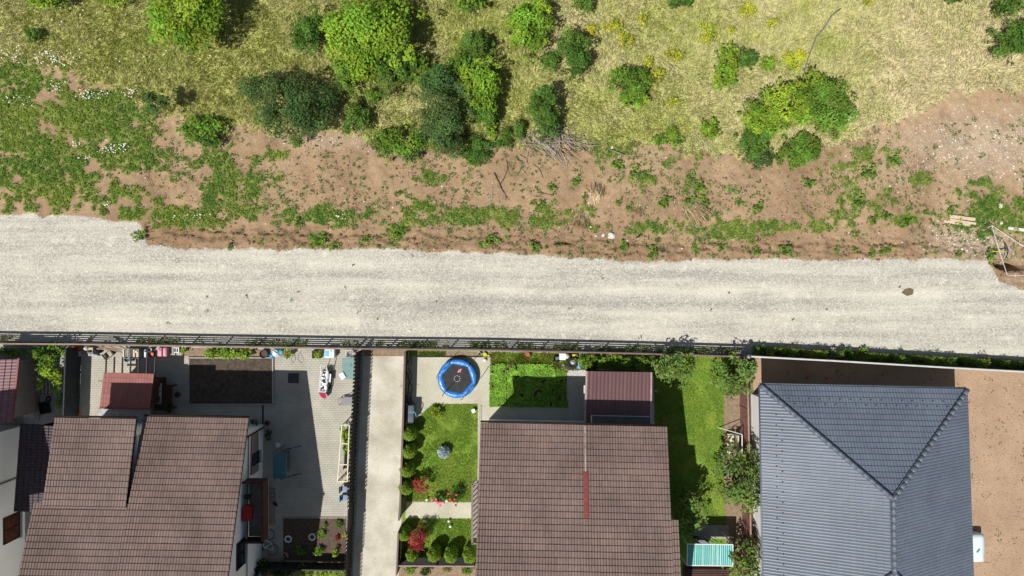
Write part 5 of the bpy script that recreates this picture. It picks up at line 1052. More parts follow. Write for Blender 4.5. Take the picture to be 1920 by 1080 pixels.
# --- bins
b0 = thing('bin', 'upper of the two dark grey wheelie bins by the driveway fence', 'bin', P(772.5, 763), PI / 2 * 0, 'dark grey wheelie bins'); MB().prism([(-.24, -.26), (.24, -.26), (.24, .26), (-.24, .26)], .06, .92).build('body', M('grey_plastic'), b0, bevel=.03)
MB().box(0, -.02, .925, .54, .58, .06).build('lid', M('bin_lid', (.06, .075, .10), .5), b0, bevel=.03, smooth=True); MB().tube([(-.2, -.34, .94), (.2, -.34, .94)], .02, 6).build('handle', M('grey_plastic'), b0)
for s_ in (-.2, .2): MB().tube([(s_ - .02, -.26, .1), (s_ + .02, -.26, .1)], .1, 12).build('wheel', M('rubber'), b0)
b1 = dup(b0, P(772, 778), None, 'lower of the two dark grey wheelie bins, next to the cyan hose')
simple('hose', 'cyan hose hooked over the lower wheelie bin', 'hose', 780, 770, [('tube', MB().tube([(-.25, .1, 1.02), (0, .12, 1.04), (.1, 0, .98), (.11, -.25, .7), (.1, -.35, .1)], .03, 6), 'cyan', .0)])
# --- bicycles
def bicycle(label, loc, rz, tilt, frame, px=0):
    t = thing('bicycle', label, 'bicycle', loc, rz); Mx = Matrix.Rotation(tilt, 4, 'X'); r = .33
    def b(nm, mb, m):
        mb.v = [tuple(Mx @ Vector(v)) for v in mb.v]; return mb.build(nm, M(m), t)
    for cx in (-.52, .52):
        mb = MB(); pts = [(cx + r * math.cos(2 * PI * k / 24), 0, r + r * math.sin(2 * PI * k / 24)) for k in range(25)]; mb.tube(pts, .022, 6, False); w_ = b('wheel', mb, 'rubber'); mb = MB()
        for k in range(10): mb.tube([(cx, 0, r), (cx + r * .96 * math.cos(PI / 5 * k), 0, r + r * .96 * math.sin(PI / 5 * k))], .004, 3, False)
        mb.v = [tuple(Mx @ Vector(v)) for v in mb.v]; mb.build('spokes', M('light_metal'), w_)
    mb = MB(); bb, st_, hd, hd2 = (-.08, 0, .30), (-.22, 0, .82), (.34, 0, .86), (.36, 0, .72)
    for a, c in ((bb, st_), (st_, hd), (bb, hd2), (bb, (-.52, 0, r)), ((-.2, 0, .75), (-.52, 0, r)), (hd, (.52, 0, r))): mb.tube([a, c], .022, 6)
    b('frame', mb, frame); b('saddle', MB().tube([(-.34, 0, .9), (-.22, 0, .92), (-.08, 0, .91)], [.06, .05, .02], 8), 'black'); b('handlebar', MB().tube([(.28, -.3, .98), (.36, -.12, 1.0), (.34, 0, .95), (.36, .12, 1.0), (.28, .3, .98)], .015, 6), 'dark_metal'); b('crank', MB().ring(.09, .012, 0, n=14, M=Matrix.Translation((-.08, .03, .30)) @ Matrix.Rotation(PI / 2, 4, 'X')), 'dark_metal')
    return t
bicycle('bicycle with dark frame leaning on the driveway fence above the bins', P(773, 742), PI / 2, -.25, 'dark_metal'); bicycle('bicycle with cyan frame leaning on the fence by the bins', P(770, 728), PI / 2 + .08, -.30, 'cyan'); bicycle('old black bicycle in the top corner of the patio by the fence', P(772, 690), PI / 2, -.2, 'grey_metal')
bicycle('white-framed bicycle lying beside the house wall near the flower plot', P(518, 1014), PI / 2 + .22, -1.15, 'white_paint')
# --- patio bits
bucket('pot', 'white plant pot in the planting strip behind the trampoline', 900, 663, .10, .22, 'light_metal', 'pot'); bucket('pot', 'lime green pot between the white pot and the small yellow pot', 908.5, 665, .15, .22, 'lime', 'pot', 'lime'); bucket('pot', 'small yellow pot at the end of the planting strip', 915.5, 667.5, .09, .18, 'yellow', 'pot', 'yellow')
bucket('pot', 'large terracotta pot in the grass behind the vegetable patch', 988, 665, .19, .32, 'terracotta', 'pot', 'terracotta'); simple('ball', 'small white ball lying on the patio near the pots', 'ball', 909.5, 675, [('skin', MB().lathe([(.005, 0), (.09, .04), (.13, .13), (.09, .22), (.005, .26)], n=14), 'white_plastic', .0)])
simple('kerb', 'dark kerb edging of the planting strip behind the trampoline', 'kerb', 851, 669, [('stone', MB().box(0, 0, 0, 4.95, .05, .12), 'dark_metal')])
simple('garden_stool', 'small white folding stool on the lawn near the roof corner', 'stool', 888, 769, [('seat', MB().box(0, 0, .3, .24, .24, .03, .4), 'white_plastic'), ('leg', MB().bar((-.08, -.08, .3), (.1, .1, 0), .02, .02), 'white_plastic'), ('leg', MB().bar((.08, .08, .3), (-.1, -.1, 0), .02, .02), 'white_plastic')])
simple('kerb', 'pale kerb edging on the right of the lawn by the roof', 'kerb', 898.5, 850, [('stone', MB().box(0, 0, 0, .16, 6.4, .06, -.03), 'kerb')])
# clutter by the fence near the hedge
simple('tyre', 'black tyre fire ring with grey stones on the slabs by the hedge', 'tyre', 1073, 680, [('tyre', MB().ring(.30, .11, .12, n=24, m=8), 'rubber', .0), ('ash_bowl', MB().lathe([(.001, .06), (.2, .09)], n=14), 'grey_metal'), ('stones', MB().box(.02, 0, .08, .16, .14, .1, .5).box(-.06, .05, .08, .1, .1, .08), 'light_metal', .02)])
simple('chair', 'white plastic chair among the clutter by the tyre', 'chair', 1054, 668, [('seat', MB().box(0, 0, .38, .42, .42, .04), 'white_plastic', .01), ('backrest', MB().box(-.05, .24, .42, .42, .05, .42), 'white_plastic', .01)] + [('leg', MB().box(a, b, 0, .04, .04, .38), 'white_plastic') for a in (-.17, .17) for b in (-.17, .17)])
simple('basket', 'dark basket next to the white plastic chair', 'basket', 1044, 672, [('shell', MB().crate(0, 0, 0, .42, .36, .3), 'black'), ('lid', MB().box(.04, .03, .30, .3, .2, .02, .3), 'grey_plastic')])
simple('sack', 'cream sack leaning on the fence between chair and tyre', 'sack', 1062, 667, [('body', MB().lathe([(.12, 0), (.2, .15), (.16, .4), (.06, .5), (.005, .52)], n=10), 'cream_paint', .0)]); simple('crate', 'black crate with yellow lid against the fence by the tyre', 'crate', 1076, 668, [('box', MB().crate(0, 0, 0, .55, .32, .3), 'black'), ('lid', MB().box(.02, .1, .3, .3, .12, .03), 'yellow')])
simple('tarp', 'crumpled blue tarp piece beside the tyre', 'tarp', 1083, 687, [('sheet', MB().add([(-.2, -.1, .05), (.2, -.15, .12), (.25, .12, .04), (0, .18, .16), (-.18, .1, .08)], [(0, 1, 3), (1, 2, 3), (0, 3, 4)]), 'blue_plastic')]); simple('white_tub', 'white tub right of the tyre', 'tub', 1086, 678, [('shell', MB().crate(0, 0, 0, .22, .34, .2, .02, .3), 'white_plastic')])
simple('paving_stack', 'grey slab stack between fence and hedge', 'slabs', 1092, 664, [('slabs', MB().box(0, 0, 0, .5, .4, .3).box(.02, .02, .302, .46, .36, .05), 'grey_metal')])
simple('bench', 'dark bench along the house wall on the shaded patio', 'bench', 975, 806, [('seat', MB().box(0, 0, .42, 1.9, .32, .05), 'dark_frame'), ('leg', MB().box(-.8, 0, 0, .06, .3, .42), 'dark_frame'), ('leg', MB().box(.8, 0, 0, .06, .3, .42), 'dark_frame')])
simple('paddling_pool', 'edge of a blue paddling pool in the shade at the roof edge', 'pool', 1021, 812, [('rim', MB().ring(.5, .09, .12, n=24, m=8), 'blue_plastic', .0), ('water', MB().disc(.5, .1, n=24), 'blue_plastic')])
simple('chair', 'dark garden chair on the shaded patio near the shed', 'chair', 1046, 800, [('seat', MB().box(0, 0, .4, .42, .4, .04), 'dark_metal'), ('backrest', MB().box(0, .22, .44, .42, .04, .4), 'dark_metal')] + [('leg', MB().box(a, b, 0, .03, .03, .4), 'dark_metal') for a in (-.18, .18) for b in (-.17, .17)])
simple('chair', 'brown wooden chair on the shaded patio beside the dark chair', 'chair', 1068, 800, [('seat', MB().box(0, 0, .42, .4, .4, .04, .2), 'brown_wood'), ('backrest', MB().box(0, .22, .46, .42, .04, .45, .2), 'brown_wood')] + [('leg', MB().box(a, b, 0, .04, .04, .42), 'brown_wood') for a in (-.16, .16) for b in (-.16, .16)])
simple('garden_tap', 'white garden tap post beside the shed on the lawn edge', 'tap', 1227, 731, [('post', MB().box(0, 0, 0, .08, .08, .5), 'white_paint'), ('spout', MB().tube([(0, 0, .45), (.14, 0, .45), (.16, 0, .38)], .02, 6), 'light_metal')])
for a, b, lab in ((1511, 707, 'left one of the two small red solar lamps in the shaded earth strip'), (1547, 709, 'right one of the two small red solar lamps in the shaded earth strip')): simple('garden_lamp', lab, 'lamp', a, b, [('stake', MB().box(0, 0, 0, .02, .02, .25), 'dark_metal'), ('lamp_head', MB().lathe([(.01, .22), (.09, .24), (.10, .30), (.01, .33)], n=10), 'rose_red', .0)], group='red solar lamps on the bare plot')
# white garden swing
sw = simple('garden_swing', 'white garden swing seat with metal frame by the burgundy fence', 'swing', 1366, 828, [('seat', MB().box(-.02, -.05, .45, .45, 1.35, .08), 'cream_paint', .02), ('backrest', MB().box(.33, -.05, .5, .10, 1.35, .5), 'cream_paint', .02)])
for yy in (.85, -.9): MB().tube([(-.72, yy + .1, 0), (.32, yy, 1.75), (.75, yy - .05, 0)], .03, 6).build('frame_leg', M('white_paint'), sw)
MB().tube([(.32, .85, 1.75), (.32, -.9, 1.75)], .035, 6).build('top_bar', M('white_paint'), sw); MB().tube([(-.1, .68, .6), (.32, .68, 1.72)], .012, 5).tube([(-.1, -.78, .6), (.32, -.78, 1.72)], .012, 5).build('hanger', M('light_metal'), sw)
simple('firewood', 'small pile of split firewood between the burgundy fence and the white wall', 'firewood', 1403, 1012, [('logs', (lambda mb, r: [mb.tube([(r.uniform(-.2, .2), r.uniform(-.6, .6), .1 + k * .015), (r.uniform(-.2, .2) + .2, r.uniform(-.6, .6), .1 + k * .015)], .06, 6) for k in range(24)] and mb)(MB(), random.Random(2)), 'firewood')])
simple('wheelbarrow', 'pale wheelbarrow frame in the shade above the teal canopy', 'wheelbarrow', 1320, 1014, [('tray', MB().crate(-.2, 0, .3, .8, .5, .25, .02, -.6), 'grey_metal'), ('handle', MB().tube([(.1, .2, .4), (.75, -.3, .5)], .02, 6), 'light_metal'), ('handle', MB().tube([(-.1, .45, .4), (.6, 0, .5)], .02, 6), 'light_metal'), ('wheel', MB().ring(.16, .04, 0, n=14, M=Matrix.Translation((-.6, .3, .2)) @ Matrix.Rotation(PI / 2, 4, 'X')), 'rubber')])

# --- paved yard, north row from left
N_ = 'clutter'
simple('toy_car', 'bright orange ride-on toy under the fence at the left corner', 'toy', 149, 652, [('body', MB().box(0, 0, .12, .75, .26, .22), 'orange', .05), ('seat', MB().box(.05, 0, .34, .3, .22, .12), 'orange', .03), ('wheel', MB().tube([(-.25, -.15, .1), (-.25, .15, .1)], .1, 10), 'black'), ('wheel', MB().tube([(.25, -.15, .1), (.25, .15, .1)], .1, 10), 'black')])
simple('storage_box', 'small grey-white box below the orange toy', 'box', 152, 662, [('box', MB().crate(0, 0, 0, .24, .36, .35), 'light_metal'), ('lid', MB().box(0, 0, .352, .26, .38, .02), 'light_metal')])
simple('sack', 'white sack standing right of the orange toy', 'sack', 167, 652, [('body', MB().lathe([(.14, 0), (.2, .2), (.15, .45), (.05, .55), (.004, .56)], n=10), 'white_plastic', .0)]); simple('storage_box', 'cream cardboard box beside the white sack', 'box', 174, 656, [('box', MB().crate(0, 0, 0, .38, .36, .32), 'pale_wood'), ('flap', MB().box(0, .1, .322, .3, .12, .01), 'pale_wood')])
simple('umbrella', 'folded white and blue umbrella lying on the paving', 'umbrella', 174, 664, [('canopy', MB().tube([(-.45, .05, .12), (-.1, 0, .14), (.35, -.08, .1), (.5, -.12, .08)], [.03, .13, .09, .02], 8), 'umbrella_cloth'), ('shaft', MB().tube([(-.6, .08, .12), (-.4, .04, .12)], .015, 5), 'light_metal')]) if 'umbrella_cloth' in _m or M('umbrella_cloth', (.45, .47, .58), .7, .6, 6) else None
simple('bin', 'black bin bag pile next to the cream box', 'bag', 187, 656, [('bag', MB().lathe([(.2, 0), (.27, .15), (.2, .38), (.05, .5), (.004, .5)], n=9), 'black', .0), ('knot', MB().tube([(0, 0, .48), (.05, .03, .56)], .03, 5), 'black')])
simple('crate', 'tilted empty grey wooden crate on the sunny paving', 'crate', 206, 664, [('box', MB().crate(0, 0, 0, .50, .42, .24, .025, .65), 'grey_wood'), ('side_board', MB().box(-.27, -.18, .0, .05, .45, .28, .65), 'bark'), ('side_board', MB().box(.27, .15, .0, .05, .3, .28, .65), 'bark')])
pk = simple('plank_pile', 'weathered planks leaning over the fence above the tilted crate', 'planks', 225, 657, [])
for k, (a, b, c, d) in enumerate(((-.9, .45, .9, -.25), (-.7, .5, .95, -.1), (-.4, .5, .7, -.35), (-1.0, .3, .2, -.05), (-.1, .5, .9, .0), (-1.3, .15, -.3, .1))): MB().bar((a, b, 1.1 - k * .13), (c, d, .25 + k * .05), .08, .03).build('plank', M('old_wood'), pk)
simple('cabinet', 'left of the two old cabinets with pale tops under the fence', 'cabinet', 248, 661, [('body', MB().crate(0, 0, 0, .42, .62, .75), 'white_paint'), ('tray', MB().box(.02, 0, .55, .3, .5, .04), 'pale_wood'), ('trim', MB().box(-.14, 0, .753, .05, .6, .02), 'silver_sheet')])
simple('cabinet', 'right of the two old cabinets, with a white tray on top', 'cabinet', 264, 661, [('body', MB().crate(0, 0, 0, .50, .62, .75), 'grey_metal'), ('tray', MB().box(0, 0, .6, .38, .5, .04), 'pale_wood'), ('dish', MB().box(.04, .12, .66, .16, .12, .06), 'white_plastic', .01)])
bucket('bucket', 'blue bucket in front of the old cabinets', 242, 673, .17, .3, 'blue_plastic'); simple('watering_can', 'blue watering can right of the blue bucket', 'watering can', 250, 674, [('body', MB().lathe([(.1, 0), (.11, .22), (.05, .25)], n=12), 'blue_plastic'), ('spout', MB().tube([(.08, 0, .08), (.24, -.08, .26)], [.025, .015], 6), 'blue_plastic'), ('handle', MB().tube([(-.08, 0, .2), (-.16, .04, .28), (0, 0, .32)], .012, 5), 'blue_plastic')])
simple('storage_box', 'narrow white carton between cabinets and copper pot', 'box', 279, 662, [('box', MB().crate(0, 0, 0, .2, .5, .4), 'white_plastic'), ('lid', MB().box(0, -.05, .402, .14, .3, .01), 'white_paint')]); bucket('pot', 'copper-red cooking pot with dark rim by the fence', 288, 664, .16, .3, 'black', 'pot', 'orange'); bucket('pot', 'grey lidded pot behind the copper-red pot', 286, 655, .13, .35, 'grey_metal', 'pot', 'grey_metal')
simple('toy_box', 'pink plastic box under the fence', 'box', 309.5, 659, [('box', MB().box(0, 0, 0, .6, .58, .4), 'pink', .03), ('lid', MB().box(-.02, 0, .401, .52, .5, .03), 'pink', .02), ('strap', MB().tube([(-.2, .2, .44), (-.05, .1, .46), (.05, .22, .44)], .012, 4), 'black')])
simple('cinder_block', 'pale cinder block right of the pink box', 'block', 333, 656, [('block', MB().crate(0, 0, 0, .38, .36, .2, .06).box(0, 0, 0, .04, .3, .195), 'light_metal')])
# table with things beside the red shed
tb = simple('table', 'dark wooden table loaded with kitchen things beside the red shed', 'table', 317, 742, [('tabletop', MB().box(0, 0, .72, 1.15, 1.7, .05), 'brown_wood')] + [('leg', MB().box(a, b, 0, .08, .08, .72), 'brown_wood') for a in (-.5, .5) for b in (-.75, .75)])
simple('tray', 'white tray on the left of the dark table', 'tray', 308, 737, [('base', MB().crate(0, 0, 0, .42, 1.2, .06), 'light_metal')], z=.775); simple('tray', 'small pale tray at the top of the dark table', 'tray', 307, 718, [('base', MB().crate(0, 0, 0, .5, .16, .06), 'cream_paint')], z=.775); simple('dish_pile', 'pile of dishes on the white tray', 'dishes', 311, 734, [('plates', MB().lathe([(.02, 0), (.14, .02), (.16, .06), (.14, .07), (.02, .05)], 0, 0, 14).lathe([(.02, .0), (.09, .02), (.1, .09), (.02, .08)], .05, .32, 12), 'white_plastic', .0)], z=.84)
simple('stool', 'round stool at the right of the dark table', 'stool', 338, 738, [('seat', MB().lathe([(.005, .44), (.17, .44), (.17, .48), (.005, .48)], n=14), 'dark_metal')] + [('leg', MB().box(.1 * math.cos(k * PI / 2), .1 * math.sin(k * PI / 2), 0, .03, .03, .44), 'dark_metal') for k in range(4)])
tree('potted_plant', 'dark potted plant at the bottom end of the dark table', 'plant', 317, 763, 12, 9, 1.0, 'deep', leaf=.07, dens=.35, trunk=.02); bucket('bucket', 'red bucket at the foot of the grey board fence', 148, 777, .17, .3, 'red_bucket' if False else 'orange')
# dug bed
bx0, by0_, bx1, by1_ = 356, 671, 513, 758; bd = thing('garden_bed', 'rectangular dug bed of dark soil with kerb in the paved yard', 'garden bed', P(434, 714)); L0 = P(434, 714)
gxs = np.linspace((bx0 - 960) / S, (bx1 - 960) / S, 90); gys = np.linspace(-(by1_ - 540) / S, -(by0_ - 540) / S, 52); X_, Y_ = np.meshgrid(gxs, gys); Zb = .05 + .10 * fbm(X_ * 28, Y_ * 28, 7, 3, 90); I = np.arange(X_.size).reshape(X_.shape)
F = np.stack([I[:-1, :-1].ravel(), I[:-1, 1:].ravel(), I[1:, 1:].ravel(), I[1:, :-1].ravel()], 1); link('soil', np_mesh('soil', np.stack([X_.ravel() - L0.x, Y_.ravel() - L0.y, Zb.ravel()], 1), F, None, M('soil_bed', (.085, .064, .048), .95, .35, 5, bump=.5, bscale=16), True), bd)
mb = MB(); w_, h_ = (bx1 - bx0) / S, (by1_ - by0_) / S
for x, y, a, b in ((0, h_ / 2, w_ + .12, .08), (0, -h_ / 2, w_ + .12, .08), (w_ / 2, 0, .08, h_), (-w_ / 2, 0, .08, h_)): mb.box(x, y, 0, a, b, .14)
mb.build('kerb', M('kerb'), bd)
sheet('yard_flowerbed', [(340, 652), (505, 655), (505, 670), (340, 668)], .010, M('soil_tan')); simple('wall_kerb', 'pale kerb between the flower bed and the dug bed', 'kerb', 440, 670.2, [('stone', MB().box(0, 0, 0, 4.6, .06, .15), 'kerb')])
simple('bag_pile', 'heap of blue and white plastic bags under the fence', 'bags', 522, 662, [('bag', MB().lathe([(.25, 0), (.32, .15), (.2, .35), (.03, .4), (.002, .4)], -.1, .05, 8), 'bag_white', .0), ('bag', MB().lathe([(.18, 0), (.24, .12), (.12, .3), (.002, .33)], .25, .08, 8), 'cyan', .0), ('bag', MB().lathe([(.14, 0), (.2, .12), (.1, .25), (.002, .27)], -.38, -.16, 8), 'blue_plastic', .0), ('cane', MB().tube([(-.5, .4, .5), (.4, -.2, .35)], .015, 5), 'dark_metal')]) if M('bag_white', (.6, .66, .7), .5, .5, 8) else None
bucket('planter', 'black planter left of the bag heap', 497, 663, .26, .3, 'black', 'planter'); simple('flower', 'orange blossoms on the plant beside the blue bags', 'flowers', 540, 659, [('petals', MB().lathe([(.005, .72), (.07, .74), (.005, .78)], 0, 0, 8).lathe([(.005, .7), (.06, .72), (.005, .76)], .16, -.05, 8), 'orange')])
simple('hose', 'thin black hose looped on the sunny paving', 'hose', 557, 674, [('tube', MB().tube([(-.3, -.2, .02), (-.42, .1, .02), (-.15, .3, .02), (-.1, .0, .02), (-.3, -.25, .02)], .015, 5).tube([(.3, .6, .02), (.1, .3, .02), (.05, 0, .02), (.3, -.25, .02), (.45, .0, .02), (.2, .45, .02)], .015, 5), 'grey_metal')])
pt = simple('planter_box', 'dark square planter box with a lime plant', 'planter', 595.5, 664, [('box', MB().crate(0, 0, 0, .55, .5, .35, .03), 'dark_metal'), ('soil', MB().box(0, 0, .05, .46, .42, .2), 'soil_dark')]); tree('potted_plant', 'lime plant growing in the dark square planter box', 'plant', 595.5, 665, 6.5, 6.5, .65, 'lime', leaf=.06, dens=.5, trunk=.02)
simple('washing_machine', 'white appliance with a blue lid lying under the fence', 'appliance', 622, 661, [('body', MB().box(0, 0, 0, .66, .58, .6), 'white_plastic', .05), ('lid', MB().box(-.16, -.02, .601, .26, .4, .02), 'blue_lid', .005), ('knob', MB().lathe([(.04, .6), (.04, .63), (.005, .635)], .12, .16, 10), 'dark_metal')]) if M('blue_lid', (.10, .45, .72), .4) else None
simple('rack', 'white metal rack with a dark bowl in the fence corner', 'rack', 659, 662, [('frame', MB().tube([(-.22, -.24, .6), (.24, -.24, .6), (.24, .24, .6), (-.22, .24, .6), (-.22, -.24, .6)], .015, 5), 'white_paint'), ('bowl', MB().lathe([(.02, .45), (.16, .5), (.2, .6), (.17, .6), (.13, .52), (.02, .48)], n=14), 'grey_metal')] + [('leg', MB().box(a, b, 0, .03, .03, .6), 'white_paint') for a in (-.22, .24) for b in (-.24, .24)])
simple('board', 'large pale teal board leaning by the driveway fence', 'board', 656, 690, [('board', MB().box(0, 0, .35, .85, 1.42, .04), 'teal_pale', .015), ('support', MB().box(0, .4, 0, .6, .05, .35), 'grey_metal'), ('support', MB().box(0, -.4, 0, .6, .05, .35), 'grey_metal'), ('handle', MB().box(.16, .25, .392, .04, .2, .02), 'teal')])
simple('stool', 'white rounded stool standing against the teal board', 'stool', 645, 703, [('seat', MB().box(0, 0, .42, .34, .44, .06, .5), 'white_plastic', .025)] + [('leg', MB().box(a, b, 0, .04, .04, .42), 'white_plastic') for a in (-.1, .1) for b in (-.14, .14)])
ck = simple('handcart', 'white metal cart loaded with parts and a dark red cloth on the sunny paving', 'cart', 612, 709, []); ck.rotation_euler = (0, 0, -.08)
mb = MB()
for z in (.55, .75):
    for a, b in (((-.22, -.8, z), (.22, -.8, z)), ((.22, -.8, z), (.22, .55, z)), ((.22, .55, z), (-.22, .55, z)), ((-.22, .55, z), (-.22, -.8, z))): mb.tube([a, b], .028, 6)
for a in (-.22, .22):
    for b in (-.8, .55): mb.tube([(a, b, .2), (a, b, .75)], .022, 6)
mb.tube([(-.22, .55, .75), (-.2, .95, 1.0), (.2, .95, 1.0), (.22, .55, .75)], .03, 6); mb.build('frame', M('white_paint'), ck)
MB().box(0, -.1, .5, .4, 1.25, .04).build('deck', M('white_plastic'), ck); MB().box(.32, .1, .45, .2, .55, .06).build('side_tray', M('white_plastic'), ck)
mb = MB(); r = random.Random(8)
for k in range(14): mb.box(r.uniform(-.14, .14), r.uniform(-.65, .45), .55, r.uniform(.05, .14), r.uniform(.08, .2), r.uniform(.06, .2), r.uniform(0, 3))
mb.build('parts', M('light_metal'), ck)
for k in range(6): MB().box(r.uniform(-.1, .14), r.uniform(-.65, .7), .56, r.uniform(.06, .14), r.uniform(.06, .16), .22, r.uniform(0, 3)).build('machine_part', M('dark_metal'), ck)
for a, b in ((.30, -.55), (.30, .35), (-.24, -.55), (-.24, .35)): MB().tube([(a - .04, b, .16), (a + .04, b, .16)], .16, 12).build('wheel', M('rubber'), ck)
MB().add([(-.22, -.85, .72), (.2, -.85, .74), (.24, -1.2, .5), (.08, -1.35, .32), (-.12, -1.2, .45), (-.24, -1.0, .6)], [(0, 1, 2, 3, 4, 5)]).build('cloth', M('crimson'), ck)
simple('drain_cover', 'square dark mat lying at the edge of the house shadow', 'mat', 550.5, 709, [('mat', MB().box(0, 0, 0, .70, .66, .06, -.02), 'mat_dark', .01)]) if M('mat_dark', (.045, .05, .062), .8) else None
simple('drain_channel', 'narrow dark drain channel from the dug bed to the house', 'drain', 493, 778, [('grate', MB().box(0, 0, 0, .10, 1.4, .02), 'black')])
lg = simple('lounger', 'grey folding lounger half under the driveway fence', 'lounger', 650, 749, [('frame', MB().tube([(.5, .42, .3), (-.05, .22, .35), (-.42, .12, .4), (-.46, -.3, .4), (.5, -.3, .3)], .02, 5), 'grey_metal'), ('seat', MB().box(.1, -.02, .32, .75, .46, .03, .04), 'fabric_grey')]) if M('fabric_grey', (.25, .25, .27), .8, .15, 20) else None
for a, b in ((-.4, .1), (-.4, -.28), (.4, -.25)): MB().box(a, b, 0, .03, .03, .32).build('leg', M('grey_metal'), lg)
bucket('pot', 'terracotta pot at the northeast corner of the white wall', 503, 792, .17, .28, 'terracotta', 'pot'); tree('potted_plant', 'dark leafy plant against the white wall corner', 'plant', 503, 815, 7, 9, .8, 'deep', leaf=.07, dens=.35, trunk=.02); tree('potted_plant', 'dark plant in the narrow gap at the roof corner', 'plant', 478, 792, 8, 5, .8, 'deep', leaf=.07, dens=.35, trunk=.02)
simple('stool', 'small white round three-legged stool on the shaded paving', 'stool', 525, 832, [('seat', MB().lathe([(.005, .38), (.16, .38), (.16, .42), (.005, .42)], n=16), 'white_plastic')] + [('leg', MB().tube([(.1 * math.cos(a), .1 * math.sin(a), .38), (.28 * math.cos(a), .28 * math.sin(a), 0)], .02, 5), 'white_plastic') for a in (.7, -.1, 2.9)])
# teal swing
ts = simple('garden_swing', 'garden swing with faded teal canopy on the shaded paving', 'swing', 527, 873, []); cz_ = 1.75; ts.location = P(524.5, 873, cz_); ts.location.z = 0
MB().box(0, 0, cz_, .84, 1.65, .05).box(.40, 0, cz_ - .12, .03, 1.65, .12).box(-.40, 0, cz_ - .12, .03, 1.65, .12).build('canopy', M('teal'), ts, bevel=.01); MB().box(0, 0, .45, .5, 1.4, .1).build('seat', M('grey_metal'), ts, bevel=.02)
for yy in (.92, -.92): MB().tube([(-.3, yy, 0), (0, yy, 1.7), (.85, yy - .05, 0)], .025, 6).tube([(.1, yy * .97, 1.0), (.7, yy * .97, .5)], .015, 5).build('frame_leg', M('dark_metal'), ts)
for q in (-.4, .4): MB().tube([(q, .85, .5), (q, .9, 1.74)], .012, 4).build('hanger', M('dark_metal'), ts)
mt_ = simple('path_stones', 'strip of rough brownish stone slabs beside the balcony', 'slabs', 508, 952, [('slabs', (lambda mb, r: [mb.box(-.16 + .3 * (k % 2) + r.uniform(-.03, .03), 1.15 - (k // 2) * .27, .0, .3 + r.uniform(-.04, .04), .25, .05 + r.uniform(0, .02), r.uniform(-.1, .1)) for k in range(18)] and mb)(MB(), random.Random(6)), 'stone_mat')])
simple('bucket_small', 'blue-grey bucket at the top of the stone slab strip', 'bucket', 504, 914, [('shell', MB().lathe([(.1, 0), (.14, .28), (.15, .28), (.12, .26), (.09, .04)], n=12), 'blue_grey')]) if M('blue_grey', (.12, .2, .28), .6) else None
simple('shoes', 'pair of dark shoes on the shaded paving', 'shoes', 518, 945, [('shoe', MB().box(0, 0, 0, .1, .27, .09, .4), 'black', .02), ('shoe', MB().box(-.13, .05, 0, .1, .27, .09, .5), 'black', .02)])
for a, b, lab in ((541, 1010, 'thin white ring planter in the shaded flower plot'), (586, 1006, 'white ring planter in the sun at the middle of the flower plot')): simple('ring_planter', lab, 'planter', a, b, [('ring', MB().ring(.20, .055, .08, n=20, m=8), 'white_paint', .0), ('soil', MB().disc(.19, .05, n=16), 'soil_dark')])
simple('kerb', 'kerb round the shaded flower plot', 'kerb', 590, 1010, [('stone', MB().box(0, 1.42, 0, 4.3, .06, .08).box(-2.12, -.05, 0, .06, 2.9, .08), 'kerb')]); simple('flower', 'pink flowers at the left of the shaded flower plot', 'flowers', 539, 1038, [('petals', (lambda mb, r: [mb.lathe([(.004, .2), (.05, .22), (.004, .25)], r.uniform(-.15, .15), r.uniform(-.15, .15), 7) for k in range(9)] and mb)(MB(), random.Random(1)), 'pink')])
simple('pipe', 'thin white pipe lying at the wall foot by the bicycle', 'pipe', 489, 1044, [('tube', MB().tube([(-.35, -.06, .05), (.35, .08, .05)], .025, 6), 'white_paint', .0)])
# cream trellis frame
tr = simple('trellis', 'cream painted wooden frame by the driveway fence', 'trellis', 643, 848, []); hgt = 1.15
cor = [P(641, 797, hgt), P(655, 797, hgt), P(651, 903, hgt), P(633, 903, hgt)]; mb = MB()
for a, b in ((cor[0], cor[3]), (cor[1], cor[2]), (cor[0], cor[1]), (cor[3], cor[2]), (cor[0].lerp(cor[3], .33), cor[1].lerp(cor[2], .33)), (cor[0].lerp(cor[3], .70), cor[1].lerp(cor[2], .70))): mb.bar(a, b, .055, .055)
mb.build('frame', M('cream_paint'), tr, world=True)
for q in cor: MB().bar(q, (q.x, q.y, 0), .05, .05).build('post', M('cream_paint'), tr, world=True)
simple('bench', 'narrow weathered plank bench under the cream frame', 'bench', 644, 852, [('seat', MB().box(0, 0, .4, .2, 2.2, .04, -.03), 'grey_wood'), ('leg', MB().box(0, .9, 0, .18, .05, .4), 'grey_wood'), ('leg', MB().box(0, -.9, 0, .18, .05, .4), 'grey_wood')])
simple('plank', 'dark plank leaning below the cream frame', 'plank', 645, 894, [('board', MB().bar((-.3, -.25, .05), (.25, .35, .6), .16, .03), 'old_wood')])
for a, b, lab, m2 in ((647, 914, 'upper blue-grey shell chair below the cream frame', 'chair_blue'), (648, 930, 'lower blue-grey shell chair with a cyan towel', 'chair_blue')):
    M('chair_blue', (.16, .24, .34), .5); ch = simple('chair', lab, 'chair', a, b, [('seat', MB().box(.02, 0, .40, .42, .40, .04), m2, .02), ('backrest', MB().box(-.22, 0, .42, .05, .40, .36), m2, .02)] + [('leg', MB().box(x, y, 0, .03, .03, .40), 'grey_metal') for x in (-.17, .2) for y in (-.16, .16)])
simple('towel', 'cyan towel on the lower shell chair', 'towel', 641, 933, [('cloth', MB().box(0, 0, .45, .24, .28, .03, .3), 'cyan', .012)])

